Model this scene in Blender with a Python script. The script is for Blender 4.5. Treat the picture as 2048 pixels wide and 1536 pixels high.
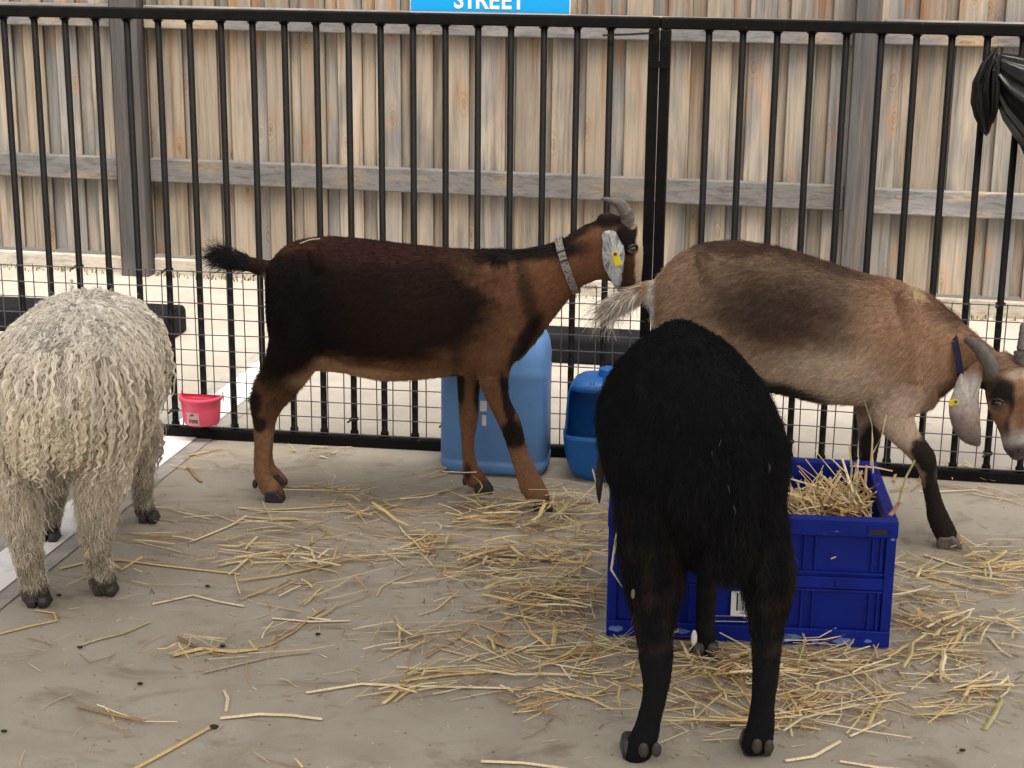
import bpy, bmesh, math, random
import numpy as np
from mathutils import Vector, Matrix
R = math.radians
random.seed(7); rng = np.random.default_rng(7)
for o in list(bpy.data.objects): bpy.data.objects.remove(o)
S = bpy.context.scene
C = S.collection

# ---------------------------------------------------------------- camera, sky, sun, exposure
H, FPX, PITCH, ROLL = 1.5, 3448.9, 0.2709, 0.0100
cd = bpy.data.cameras.new('camera'); cam = bpy.data.objects.new('camera', cd); C.objects.link(cam)
cd.sensor_width = 36.0; cd.lens = 36.0*FPX/2048.0; cd.clip_end = 500; cd.clip_start = .05
cam.matrix_world = Matrix.Translation((0, 0, H)) @ Matrix.Rotation(math.pi/2-PITCH, 4, 'X') @ Matrix.Rotation(ROLL, 4, 'Z')
S.camera = cam

w = bpy.data.worlds.new('World'); S.world = w; w.use_nodes = True
nt = w.node_tree; nt.nodes.clear()
bg = nt.nodes.new('ShaderNodeBackground'); sky = nt.nodes.new('ShaderNodeTexSky'); wo = nt.nodes.new('ShaderNodeOutputWorld')
SUN_EL, SUN_AZ = R(66), R(165)         # high, a little behind the viewer and to the right
sky.sky_type = 'NISHITA'; sky.sun_disc = False; sky.sun_elevation = SUN_EL; sky.sun_rotation = SUN_AZ
sky.air_density = .55; sky.dust_density = 7.0; sky.ozone_density = 1.0
bg.inputs['Strength'].default_value = .15
hs = nt.nodes.new('ShaderNodeHueSaturation'); hs.inputs['Saturation'].default_value = .38      # thin cloud: a milky, warm-white sky
mx = nt.nodes.new('ShaderNodeMix'); mx.data_type = 'RGBA'; mx.blend_type = 'MULTIPLY'; mx.inputs[0].default_value = 1; mx.inputs[7].default_value = (1.05, 1.0, .925, 1)
nt.links.new(sky.outputs[0], hs.inputs['Color']); nt.links.new(hs.outputs[0], mx.inputs[6]); nt.links.new(mx.outputs[2], bg.inputs[0]); nt.links.new(bg.outputs[0], wo.inputs[0])
sl = bpy.data.lights.new('sun', 'SUN'); sl.energy = .8; sl.angle = R(20); sl.color = (1, .93, .82)
sun = bpy.data.objects.new('sun', sl); C.objects.link(sun)
sd = Vector((math.sin(SUN_AZ)*math.cos(SUN_EL), math.cos(SUN_AZ)*math.cos(SUN_EL), math.sin(SUN_EL)))
sun.rotation_euler = sd.to_track_quat('Z', 'Y').to_euler(); sun.location = sd*20
S.view_settings.view_transform = 'Standard'; S.view_settings.look = 'None'
S.view_settings.exposure = 1.3; S.view_settings.gamma = 1; S.view_settings.use_curve_mapping = False
S.cycles.max_bounces = 8; S.cycles.diffuse_bounces = 4; S.cycles.glossy_bounces = 3; S.cycles.transparent_max_bounces = 8

# ---------------------------------------------------------------- measuring helpers: picture point -> real place
_c, _s = math.cos(PITCH), math.sin(PITCH); _cr, _sr = math.cos(ROLL), math.sin(ROLL)
def ray(px, py):
    dx, dy = px-1024, py-768
    x = dx*_cr+dy*_sr; y = -dx*_sr+dy*_cr
    return np.array([x/FPX, _c-(y/FPX)*_s, -_s-(y/FPX)*_c])
def G(px, py, z=0.0):
    r = ray(px, py); t = (z-H)/r[2]; return np.array([0, 0, H])+t*r
def AY(px, py, Y):
    r = ray(px, py); return np.array([0, 0, H])+r*(Y/r[1])
def pix(P):
    P = np.atleast_2d(P); X = P[:, 0]; Y = P[:, 1]; Z = P[:, 2]-H
    d = Y*_c-Z*_s; u = Y*_s+Z*_c; x = FPX*X/d; y = -FPX*u/d
    return np.stack([1024+x*_cr-y*_sr, 768+x*_sr+y*_cr], 1)
class Plane:
    """upright plane along an animal's length; o shifts it sideways towards the viewer"""
    def __init__(s, a, b):
        s.a = np.array([a[0], a[1], 0.]); d = np.array([b[0]-a[0], b[1]-a[1], 0.]); s.d = d/np.linalg.norm(d)
        s.n = np.array([s.d[1], -s.d[0], 0.])
        if s.n[1] > 0: s.n = -s.n
    def at(s, px, py, o=0.):
        r = ray(px, py); q = s.a+s.n*o; t = (s.n@(q-[0, 0, H]))/(s.n@r); return np.array([0, 0, H])+t*r
    def flat(s, P):
        return P-((P-s.a)@s.n)[:, None]*s.n

# ---------------------------------------------------------------- object helpers
def wl(o):
    v = np.zeros(3)
    while o is not None: v = v+np.array(o.location); o = o.parent
    return v
def tag(o, label=None, cat=None, group=None, kind=None):
    if label: o['label'] = label
    if cat: o['category'] = cat
    if group: o['group'] = group
    if kind: o['kind'] = kind
    return o
def thing(name, loc, label, cat, group=None):
    o = bpy.data.objects.new(name, None); C.objects.link(o); o.location = loc; o.empty_display_size = .05
    return tag(o, label, cat, group)
def link(name, me, parent=None, org=None):
    o = bpy.data.objects.new(name, me); C.objects.link(o)
    if parent is not None: o.parent = parent
    return o
def mk(name, v, f, mat, parent=None, smooth=False, org=None):
    """v in world coordinates; the object's origin is org (default: centre of its box)"""
    v = np.asarray(v, float)
    if org is None: org = (v.min(0)+v.max(0))/2
    org = np.asarray(org, float)
    me = bpy.data.meshes.new(name); me.from_pydata((v-org).tolist(), [], [list(x) for x in f])
    if smooth: me.polygons.foreach_set('use_smooth', [True]*len(me.polygons))
    me.update()
    if mat: me.materials.append(mat)
    o = link(name, me, parent)
    o.location = org-(wl(parent) if parent is not None else 0)
    return o
def bm_mk(name, bm, mat, parent=None, smooth=False, org=None):
    bm.normal_update()
    bm.verts.ensure_lookup_table()
    v = [tuple(x.co) for x in bm.verts]; f = [[q.index for q in p.verts] for p in bm.faces]
    bm.free(); return mk(name, v, f, mat, parent, smooth, org)
def fixn(o):
    bm = bmesh.new(); bm.from_mesh(o.data); bmesh.ops.recalc_face_normals(bm, faces=bm.faces); bm.to_mesh(o.data); bm.free(); return o
class MB:
    def __init__(s): s.v = []; s.f = []
    def add(s, v, f):
        n = len(s.v); s.v += [tuple(x) for x in v]; s.f += [tuple(i+n for i in q) for q in f]; return s
    def box(s, c, d, X=(1, 0, 0), Y=(0, 1, 0), Z=(0, 0, 1)):
        c = np.array(c, float); X, Y, Z = [np.array(a, float) for a in (X, Y, Z)]
        P = [c+X*d[0]/2*i+Y*d[1]/2*j+Z*d[2]/2*k for k in (-1, 1) for j in (-1, 1) for i in (-1, 1)]
        return s.add(P, [(0, 2, 3, 1), (4, 5, 7, 6), (0, 1, 5, 4), (2, 6, 7, 3), (0, 4, 6, 2), (1, 3, 7, 5)])
    def tube(s, P, r, n=8, cap=True, flat=1.0, up=(0, 0, 1)):
        P = [np.array(p, float) for p in P]; r = [r]*len(P) if np.isscalar(r) else r
        V = []; F = []
        for i, p in enumerate(P):
            t = P[min(i+1, len(P)-1)]-P[max(i-1, 0)]; t = t/(np.linalg.norm(t)+1e-12)
            u = np.array(up, float)
            if abs(u@t) > .95: u = np.array([1., 0, 0]) if abs(t[0]) < .9 else np.array([0, 1., 0])
            a = np.cross(t, u); a /= np.linalg.norm(a); b = np.cross(a, t)
            for k in range(n):
                q = 2*math.pi*(k+.5)/n; V.append(p+r[i]*(a*math.cos(q)+b*math.sin(q)*flat))
        for i in range(len(P)-1):
            for k in range(n):
                F.append((i*n+k, i*n+(k+1) % n, (i+1)*n+(k+1) % n, (i+1)*n+k))
        if cap:
            F.append(tuple(range(n))[::-1]); F.append(tuple((len(P)-1)*n+k for k in range(n)))
        return s.add(V, F)
    def build(s, name, mat, parent=None, smooth=False, org=None): return mk(name, s.v, s.f, mat, parent, smooth, org)
def bevel(o, wd=.004, seg=2, ang=40):
    m = o.modifiers.new('bevel', 'BEVEL'); m.width = wd; m.segments = seg; m.limit_method = 'ANGLE'; m.angle_limit = R(ang)
    bake(o); return o
def bake(o):
    dg = bpy.context.evaluated_depsgraph_get(); me = bpy.data.meshes.new_from_object(o.evaluated_get(dg), preserve_all_data_layers=True, depsgraph=dg)
    old = o.data; o.modifiers.clear(); o.data = me; me.name = o.name
    if old.users == 0: bpy.data.meshes.remove(old)
    return o

# ---------------------------------------------------------------- materials
class N:
    def __init__(s, name):
        s.m = bpy.data.materials.new(name); s.m.use_nodes = True; s.t = s.m.node_tree; s.b = s.t.nodes['Principled BSDF']; s.out = s.t.nodes['Material Output']
    def n(s, typ, **k):
        x = s.t.nodes.new(typ)
        for a, v in k.items():
            if a.startswith('i_'): x.inputs[a[2:].replace('_', ' ')].default_value = v
            else: setattr(x, a, v)
        return x
    def l(s, a, b): s.t.links.new(a, b)
    def noise(s, vec, scale, detail=4, rough=.55, dist=0.):
        x = s.n('ShaderNodeTexNoise'); x.inputs['Scale'].default_value = scale; x.inputs['Detail'].default_value = detail; x.inputs['Roughness'].default_value = rough; x.inputs['Distortion'].default_value = dist
        if vec is not None: s.l(vec, x.inputs['Vector'])
        return x.outputs['Fac']
    def ramp(s, fac, *st):
        x = s.n('ShaderNodeValToRGB'); e = x.color_ramp.elements
        while len(e) < len(st): e.new(.5)
        for q, (p, c) in zip(e, st): q.position = p; q.color = (*c, 1) if len(c) == 3 else c
        s.l(fac, x.inputs[0]); return x.outputs[0]
    def rampf(s, fac, a, b):
        x = s.n('ShaderNodeMapRange'); x.inputs[1].default_value = a; x.inputs[2].default_value = b; x.clamp = True; x.interpolation_type = 'SMOOTHSTEP'
        s.l(fac, x.inputs[0]); return x.outputs[0]
    def mix(s, fac, a, b, mode='MIX'):
        x = s.n('ShaderNodeMix', data_type='RGBA', blend_type=mode)
        for v, i in ((fac, 0), (a, 6), (b, 7)):
            if hasattr(v, 'is_linked'): s.l(v, x.inputs[i])
            elif i == 0: x.inputs[0].default_value = v
            else: x.inputs[i].default_value = (*v, 1)
        return x.outputs[2]
    def math(s, op, a, b=0.):
        x = s.n('ShaderNodeMath', operation=op)
        for i, v in enumerate((a, b)):
            if hasattr(v, 'is_linked'): s.l(v, x.inputs[i])
            else: x.inputs[i].default_value = v
        return x.outputs[0]
    def mapping(s, vec, scale=(1, 1, 1), loc=(0, 0, 0)):
        x = s.n('ShaderNodeMapping'); x.inputs['Scale'].default_value = scale; x.inputs['Location'].default_value = loc; s.l(vec, x.inputs[0]); return x.outputs[0]
    def coord(s, k='Object'): return s.n('ShaderNodeTexCoord').outputs[k]
    def bump(s, h, st=.3, d=.002):
        x = s.n('ShaderNodeBump'); x.inputs['Strength'].default_value = st; x.inputs['Distance'].default_value = d; s.l(h, x.inputs['Height']); s.l(x.outputs[0], s.b.inputs['Normal'])
    def set(s, **k):
        for a, v in k.items():
            i = s.b.inputs[a.replace('_', ' ')]
            if hasattr(v, 'is_linked'): s.l(v, i)
            else: i.default_value = (*v, 1) if isinstance(v, tuple) and len(v) == 3 else v
        return s
def plain(name, col, rough=.5, spec=.4, var=.12, scale=18, bump=0., scratch=None):
    a = N(name); P = a.coord()
    n = a.noise(P, scale, 6, .6); dk = tuple(c*(1-var*1.6) for c in col); lt = tuple(min(1, c*(1+var)) for c in col)
    col_ = a.ramp(n, (.3, dk), (.55, col), (.75, lt))
    if scratch:
        f = a.rampf(a.noise(a.mapping(P, (1, 1, 1)), 45, 8, .78), .60, .70)
        col_ = a.mix(a.math('MULTIPLY', f, .55), col_, scratch)
    a.set(Base_Color=col_, Roughness=a.math('ADD', a.math('MULTIPLY', n, .2), rough-.1)); a.b.inputs['Specular IOR Level'].default_value = spec
    if bump: a.bump(a.noise(P, scale*6, 4), bump, .002)
    return a.m

def wood(name, pale, grey, orange, o_amt, knots=True, axis=2, top=None):
    a = N(name); P = a.coord(); oi = a.n('ShaderNodeObjectInfo')
    off = a.n('ShaderNodeVectorMath', operation='SCALE'); cx = a.n('ShaderNodeCombineXYZ')
    a.l(oi.outputs['Random'], cx.inputs[0]); a.l(oi.outputs['Random'], cx.inputs[1]); a.l(oi.outputs['Random'], cx.inputs[2]); a.l(cx.outputs[0], off.inputs[0]); off.inputs['Scale'].default_value = 57.3
    ad = a.n('ShaderNodeVectorMath', operation='ADD'); a.l(P, ad.inputs[0]); a.l(off.outputs[0], ad.inputs[1]); V = ad.outputs[0]
    st = lambda x, y: (x, x, y) if axis == 2 else (y, x, x)
    sx = a.n('ShaderNodeSeparateXYZ'); a.l(P, sx.inputs[0])
    g1 = a.noise(a.mapping(V, st(5.5, 1.0)), 1.6, 4, .55, .6)           # broad tone bands along the board
    g2 = a.noise(a.mapping(V, st(20, .6)), 3.0, 6, .62, .8)           # grain lines
    g3 = a.noise(a.mapping(V, st(160, 3)), 2.0, 3, .6)
    col = a.mix(a.rampf(a.math('ADD', a.math('MULTIPLY', g1, .75), a.math('MULTIPLY', oi.outputs['Random'], .25)), .36, .66), pale, grey)
    om = a.noise(a.mapping(V, st(9, 1.0), (3.1, 7.7, 1.3)), 1.5, 3, .5, .7)
    omf = a.rampf(om, .50, .70)
    if top is not None:
        tz = a.rampf(sx.outputs[2], top[0], top[1]); omf = a.math('MULTIPLY', omf, a.math('ADD', a.math('MULTIPLY', tz, .85), .15))
    col = a.mix(a.math('MULTIPLY', omf, o_amt), col, orange)
    col = a.mix(a.rampf(g2, .42, .75), col, (.58, .54, .5), 'MULTIPLY')
    col = a.mix(a.math('MULTIPLY', a.rampf(g3, .35, .7), .35), col, (.55, .5, .45), 'MULTIPLY')
    if knots:
        vo = a.n('ShaderNodeTexVoronoi'); vo.voronoi_dimensions = '2D'; s2 = a.n('ShaderNodeSeparateXYZ'); c2 = a.n('ShaderNodeCombineXYZ'); a.l(a.mapping(V, st(8.5, 3.4)), s2.inputs[0]); a.l(s2.outputs[0 if axis == 2 else 0], c2.inputs[0]); a.l(s2.outputs[2], c2.inputs[1]); a.l(c2.outputs[0], vo.inputs['Vector']); vo.inputs['Scale'].default_value = 1.0; vo.inputs['Randomness'].default_value = 1.0
        d = a.math('ADD', vo.outputs['Distance'], a.math('SUBTRACT', a.math('MULTIPLY', a.noise(a.mapping(V, st(30, 12)), 1, 3), .16), .05))
        ring = a.rampf(a.math('SINE', a.math('MULTIPLY', d, 75)), -.2, 1)
        near = a.rampf(d, .30, .06); core = a.rampf(d, .085, .05)
        sp_ = a.n('ShaderNodeSeparateColor'); a.l(vo.outputs['Color'], sp_.inputs[0]); some = a.rampf(sp_.outputs[0], .52, .56); near = a.math('MULTIPLY', near, some); core = a.math('MULTIPLY', core, some)
        fl = a.math('MULTIPLY', a.rampf(d, .5, .10), a.math('MULTIPLY', a.rampf(a.noise(V, 5, 2), .45, .7), some)); col = a.mix(a.math('MULTIPLY', fl, .45), col, orange)
        col = a.mix(a.math('MULTIPLY', a.math('MULTIPLY', ring, near), .55), col, (.62, .5, .36), 'MULTIPLY')
        col = a.mix(a.math('MULTIPLY', core, .8), col, (.16, .11, .075))
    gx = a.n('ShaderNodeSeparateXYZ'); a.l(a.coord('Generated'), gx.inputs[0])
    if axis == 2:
        eg = a.math('ABSOLUTE', a.math('SUBTRACT', gx.outputs[0], .5)); col = a.mix(a.math('MULTIPLY', a.rampf(a.math('ADD', eg, a.math('MULTIPLY', g2, .03)), .445, .50), .85), col, (.27, .225, .19), 'MULTIPLY')  # lap shadow painted as dark bands along both board edges
    tone = a.n('ShaderNodeHueSaturation'); a.l(a.math('ADD', a.math('MULTIPLY', oi.outputs['Random'], .7), .66), tone.inputs['Value']); a.l(col, tone.inputs['Color'])
    a.set(Base_Color=tone.outputs[0], Roughness=.8); a.b.inputs['Specular IOR Level'].default_value = .2
    a.bump(a.math('ADD', g2, a.math('MULTIPLY', g3, .5)), .45, .0025)
    return a.m
M = {}
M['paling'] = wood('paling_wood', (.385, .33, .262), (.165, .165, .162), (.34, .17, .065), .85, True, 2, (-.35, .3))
M['rail'] = wood('weathered_rail_wood', (.215, .21, .21), (.13, .13, .135), (.45, .32, .17), .35, True, 0)
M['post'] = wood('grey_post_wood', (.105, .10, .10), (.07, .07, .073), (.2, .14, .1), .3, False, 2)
M['plinth'] = wood('plinth_wood', (.50, .46, .39), (.42, .395, .35), (.6, .45, .3), .3, False, 0)
M['pen'] = plain('black_powder_coat', (.005, .0048, .0048), .6, .12, .3, 25, 0, (.09, .085, .08))
M['wire'] = plain('grey_wire', (.10, .095, .09), .45, .5, .2, 60)
M['rubber'] = plain('black_rubber', (.010, .0105, .013), .75, .1, .25, 14, .15, (.03, .03, .032))
M['drum'] = plain('pale_blue_plastic', (.125, .28, .58), .45, .35, .1, 9, .03, (.05, .09, .2))
M['cut'] = plain('strong_blue_plastic', (.012, .125, .42), .38, .4, .15, 9, .03, (.06, .08, .14))
M['crate'] = plain('dark_blue_crate_plastic', (.005, .016, .205), .45, .15, .15, 12, .03, (.05, .1, .34))
M['scuff'] = plain('pale_blue_scuff', (.12, .22, .48), .6, .2, .3, 40)
M['pink'] = plain('pink_plastic', (.95, .115, .21), .38, .4, .06, 9)
M['paper'] = plain('white_label_paper', (.74, .73, .73), .6, .3, .06, 40)
M['pinkpaper'] = plain('pinkish_label_paper', (.74, .45, .47), .6, .3, .06, 40)
M['ink'] = plain('black_ink', (.02, .02, .022), .6, .3, .1, 40)
M['whitewire'] = plain('white_wire', (.75, .75, .75), .5)
M['signblue'] = plain('sky_blue_sign_face', (.0, .36, .86), .35, .4, .02, 5)
M['signtext'] = plain('white_sign_lettering', (.80, .85, .90), .4, .4, .02, 5)
M['bag'] = plain('black_plastic_film', (.006, .006, .0065), .33, .35, .3, 30)
M['horn'] = plain('grey_horn', (.13, .115, .10), .5, .4, .25, 60, .3)
M['hoof'] = plain('dark_hoof', (.035, .03, .027), .5, .4, .3, 60, .2)
M['hoofgrey'] = plain('greyish_hoof', (.12, .105, .09), .5, .4, .3, 60, .2)
M['yellow'] = plain('yellow_tag_plastic', (.75, .62, .03), .4, .4, .05, 20)
M['navy'] = plain('navy_webbing', (.02, .02, .05), .8, .2, .2, 80, .3)
M['amber'] = plain('amber_iris', (.10, .065, .03), .12, .6, .2, 90)
M['black'] = plain('black_gloss', (.006, .006, .006), .15, .6, .1, 20)
M['lid'] = plain('eyelid_skin', (.06, .045, .038), .6, .3, .1, 40)
M['shade_canopy'] = plain('shade_canopy_fabric', (.62, .60, .57), .8, .2, .05, 3)
M['pale'] = plain('pale_straw_bit', (.55, .48, .36), .6, .2, .1, 40)
M['dropping'] = plain('dark_dropping', (.03, .022, .016), .7, .3, .3, 60, .3)

def vcol_mat(name, attr, rough=.75, spec=.15, noise=None, sheen=0.):
    a = N(name); at = a.n('ShaderNodeAttribute', attribute_name=attr); col = at.outputs['Color']
    if noise: col = a.mix(a.math('MULTIPLY', a.rampf(a.noise(a.coord(), noise[0], 4, .7), .35, .7), noise[1]), col, (.35, .33, .3), 'MULTIPLY')
    a.set(Base_Color=col, Roughness=rough); a.b.inputs['Specular IOR Level'].default_value = spec
    return a.m
M['skin'] = vcol_mat('coat_skin', 'coat', .85, .1, (90, .4))
M['hair'] = vcol_mat('coat_hair', 'coat', .65, .07)
M['wool'] = vcol_mat('fleece_hair', 'coat', .75, .12)
M['straw'] = vcol_mat('straw', 'coat', .55, .3, (140, .35))

def ground_mat():
    a = N('dusty_concrete'); P = a.coord()
    n1 = a.noise(P, 1.1, 5, .6, .3); n2 = a.noise(P, 6, 6, .65, .5); n3 = a.noise(P, 160, 3, .6); n4 = a.noise(P, 28, 5, .7)
    col = a.ramp(n1, (.3, (.36, .325, .285)), (.5, (.43, .395, .35)), (.7, (.47, .44, .40)))
    col = a.mix(a.rampf(n2, .36, .68), col, (.74, .71, .67), 'MULTIPLY')
    n5 = a.noise(P, 2.2, 7, .7, 1.4); col = a.mix(a.rampf(n5, .35, .7), col, (.8, .78, .76), 'MULTIPLY')
    col = a.mix(a.math('MULTIPLY', a.rampf(n3, .4, .75), .5), col, (.75, .73, .7), 'MULTIPLY')
    sx = a.n('ShaderNodeSeparateXYZ'); a.l(P, sx.inputs[0])
    # the trodden floor of the pen is greyer and stained, the bay behind it dusty and pale
    edge = a.math('ADD', sx.outputs[1], a.math('MULTIPLY', sx.outputs[0], .14))
    pen = a.rampf(a.math('ADD', edge, a.math('MULTIPLY', n2, .12)), 4.86, 4.62)
    col = a.mix(a.math('MULTIPLY', pen, .55), col, (.355, .33, .26))
    st = a.rampf(a.noise(a.mapping(P, (1, 1.6, 1)), 3.4, 6, .66, 1.0), .52, .70)
    col = a.mix(a.math('MULTIPLY', a.math('MULTIPLY', st, pen), .75), col, (.20, .165, .13))
    sp = a.rampf(n4, .62, .72); col = a.mix(a.math('MULTIPLY', a.math('MULTIPLY', sp, pen), .45), col, (.14, .11, .085))
    vg = a.n('ShaderNodeTexVoronoi'); vg.inputs['Scale'].default_value = 42; a.l(P, vg.inputs['Vector'])       # grit and crumbs
    cs = a.n('ShaderNodeSeparateColor'); a.l(vg.outputs['Color'], cs.inputs[0])
    gr = a.math('MULTIPLY', a.rampf(a.math('ADD', vg.outputs['Distance'], a.math('MULTIPLY', n4, .25)), .30, .20), a.rampf(cs.outputs[0], .80, .84)); col = a.mix(a.math('MULTIPLY', a.math('MULTIPLY', gr, pen), .75), col, (.10, .075, .05))
    gr2 = a.math('MULTIPLY', a.rampf(vg.outputs['Distance'], .16, .08), a.rampf(cs.outputs[1], .88, .9)); col = a.mix(a.math('MULTIPLY', gr2, .6), col, (.62, .57, .47))
    sm = a.rampf(a.noise(a.mapping(P, (3.2, 5.5, 1)), 2.2, 6, .72, 1.2), .60, .70); col = a.mix(a.math('MULTIPLY', a.math('MULTIPLY', sm, pen), .6), col, (.23, .175, .125))
    out = a.math('SUBTRACT', 1., pen)
    col = a.mix(a.math('MULTIPLY', out, .6), col, (.385, .365, .325))
    a.set(Base_Color=col, Roughness=.85); a.b.inputs['Specular IOR Level'].default_value = .25
    a.bump(a.math('ADD', n3, a.math('MULTIPLY', n2, 2.)), .25, .002)
    return a.m
M['ground'] = ground_mat()
def line_mat():
    a = N('worn_white_line_paint'); P = a.coord()
    n = a.noise(P, 9, 6, .7, .4); n3 = a.noise(P, 120, 3)
    col = a.mix(a.rampf(n, .5, .75), (.86, .85, .85), (.62, .59, .57)); col = a.mix(a.math('MULTIPLY', a.rampf(n3, .5, .75), .3), col, (.6, .58, .55), 'MULTIPLY')
    a.set(Base_Color=col, Roughness=.7); return a.m
M['line'] = line_mat()
M['grime'] = plain('grey_line_edge', (.37, .355, .325), .8, .2, .2, 12)

# ---------------------------------------------------------------- ground, line, added canopy
g = mk('ground', [(-25, -12, 0), (25, -12, 0), (25, 30, 0), (-25, 30, 0)], [(0, 1, 2, 3)], M['ground'], org=(0, 0, 0)); tag(g, kind='structure')
p0, p1 = G(0, 1188), G(393, 879); ld = (p1-p0)/np.linalg.norm(p1-p0); ln = np.array([-ld[1], ld[0], 0])
def strip(name, a0, a1, o0, o1, z, mat):
    A = p0+ld*a0; B = p0+ld*a1; z = np.array([0, 0, z])
    return tag(mk(name, [A+ln*o0+z, B+ln*o0+z, B+ln*o1+z, A+ln*o1+z], [(0, 3, 2, 1)] if ln[0] < 0 else [(0, 1, 2, 3)], mat), kind='structure')
strip('grey_line_edge', -1.2, 3.05, -.045, .165, .003, M['grime'])
strip('parking_line', -1.2, 3.05, 0, .115, .006, M['line'])

# unseen canopy added over the pen, shaped to put shade on its floor
cz = 3.1; mb = MB()
mb.v += [(-2.6, .2, cz), (2.6, .2, cz), (2.6, 3.52, cz), (-2.6, 3.52, cz), (-2.6, .2, cz+.02), (2.6, .2, cz+.02), (2.6, 3.52, cz+.02), (-2.6, 3.52, cz+.02)]
mb.f += [(0, 1, 2, 3), (7, 6, 5, 4), (0, 4, 5, 1), (1, 5, 6, 2), (2, 6, 7, 3), (3, 7, 4, 0)]
tag(mb.build('added_shade_canopy', M['shade_canopy']), kind='structure')

# ---------------------------------------------------------------- timber fence
TA, TB = np.array([-2.18273, 7.19605, 0]), np.array([1.94264, 6.38278, 0])
td = (TB-TA)/np.linalg.norm(TB-TA); tn = np.array([td[1], -td[0], 0])      # tn points to the viewer
Z3 = np.array([0, 0, 1.])
fence = thing('timber_fence', TA+td*2, 'tall weathered pine paling fence with grey rails and posts behind the pen', 'fence')
def tp(s, o, z): return TA+td*s+tn*o+Z3*z
TOPZ = 1.78
s = -1.35; i = 0
while s < 5.6:
    wide = (i % 2 == 0)
    wd = rng.uniform(.093, .108) if wide else rng.uniform(.088, .1)
    vis = wd if wide else rng.uniform(.034, .058)
    # wide boards lie on the rails, the others stand one board further back and are lapped on both sides
    cx = s+vis/2; o = -.0405-.008 if wide else -.0405-.031
    mb = MB(); h0, h1 = .075, TOPZ+rng.uniform(-.006, .006)
    ww = wd if wide else .1
    t = rng.uniform(-.0015, .0015)
    A = td*ww/2; Bn = tn*.0075
    lean = td*rng.uniform(-.003, .003)
    c0 = tp(cx, o+t, h0); c1 = tp(cx, o+t, h1)+lean
    V = []
    for c, sc in ((c0, 1), (c1, 1)):
        for ax, bx in ((-1, -1), (1, -1), (1, .55), (.955, 1), (-.955, 1), (-1, .55)): V.append(c+A*ax+Bn*bx)
    F = [(0, 1, 2, 3, 4, 5)[::-1], (6, 7, 8, 9, 10, 11)]+[(k, (k+1) % 6, 6+(k+1) % 6, 6+k) for k in range(6)]
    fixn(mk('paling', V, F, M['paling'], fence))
    s += vis; i += 1
# posts at two places in view and beyond, rails cut between them
post_s = [-2.72+.62+.0, .65, 3.53, 6.4]
pL = .5*(tp(0, 0, 0)@td*0)
sL = ((np.array([-1.556, 7.075, 0])-TA)@td); sR = ((np.array([1.305, 6.51, 0])-TA)@td); bay = sR-sL
posts = [sL-bay, sL, sR, sR+bay]
for q in posts:
    wdt = .118 if abs(q-sL) < .01 else .098
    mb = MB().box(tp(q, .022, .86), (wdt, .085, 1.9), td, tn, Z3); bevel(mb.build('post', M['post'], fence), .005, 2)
for a, b in zip(posts[:-1], posts[1:]):
    for z0, z1, dpt in ((.386, .482, .042), (1.012, 1.102, .042), (1.66, 1.75, .042)):
        L = b-a-.112; jit = rng.uniform(-.004, .004)
        bevel(MB().box(tp((a+b)/2+(.006 if a > sL-.1 else 0), -.0185, (z0+z1)/2+jit), (L, dpt, z1-z0), td, tn, Z3).build('rail', M['rail'], fence), .005, 2)
    bevel(MB().box(tp((a+b)/2, -.025, .031), (b-a-.112, .03, .066), td, tn, Z3).build('plinth_board', M['plinth'], fence), .004, 2)

def text_mesh(name, s_, size, o, X, Y, mat, parent, ext=.0008, bold=0.):
    cu = bpy.data.curves.new(name, 'FONT'); cu.body = s_; cu.size = size; cu.extrude = ext; cu.align_x = 'CENTER'; cu.offset = bold; cu.resolution_u = 3
    t = bpy.data.objects.new(name, cu); C.objects.link(t)
    dg = bpy.context.evaluated_depsgraph_get(); me = bpy.data.meshes.new_from_object(t.evaluated_get(dg))
    v = np.array([list(q.co) for q in me.vertices]); f = [list(p.vertices) for p in me.polygons]
    bpy.data.objects.remove(t)
    X = np.array(X, float); Y = np.array(Y, float); Nn = np.cross(X, Y)
    return mk(name, np.array(o)+v[:, :1]*X+v[:, 1:2]*Y+v[:, 2:]*Nn, f, mat, parent), v
M['stamp'] = plain('faded_stamp_ink', (.10, .09, .085), .8, .2, .2, 90)
q = ((AY(1170, 591, 6.45)-TA)@td); r_ = None
text_mesh('stamped_lettering', 'YASMI', .026, tp(((np.array([*G(1172, 600)[:2], 0])-TA)@td), -.0085, .03), td, Z3, M['stamp'], fence, .0004)

# weeds and dry leaves along the foot of the plinth
def blades(name, n, base, hgt, col, spread, lean, mat=None, wmin=.002, wmax=.004):
    V = []; F = []; Cc = []
    for _ in range(n):
        b = base(); hh = hgt*rng.uniform(.4, 1.2); a = rng.uniform(0, 6.28); d = np.array([math.cos(a), math.sin(a), 0])
        sd_ = np.array([-d[1], d[0], 0])*rng.uniform(wmin, wmax); k = len(V); l = rng.uniform(.2, 1)*lean
        V += [b-sd_, b+sd_, b+d*hh*l*.5+Z3*hh*.7+sd_*.7, b+d*hh*l*.5+Z3*hh*.7-sd_*.7, b+d*hh*l+Z3*hh]
        F += [(k, k+1, k+2, k+3), (k+3, k+2, k+4)]; c = np.array(col[rng.integers(len(col))])*rng.uniform(.7, 1.25); Cc += [c]*5
    o = mk(name, V, F, M['straw']); put_col(o, np.array(Cc)); return o
def put_col(o, c):
    at = o.data.attributes.new('coat', 'FLOAT_COLOR', 'POINT'); a = np.ones((len(c), 4), np.float32); a[:, :3] = c; at.data.foreach_set('color', a.ravel())
wb = lambda: tp(np.clip(rng.choice([sL-.45, sL+.13, sL+.55, sR-1.3, sR+.45])+rng.normal(0, .16), -1, 6), .012+abs(rng.normal(0, .025)), 0)
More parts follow.
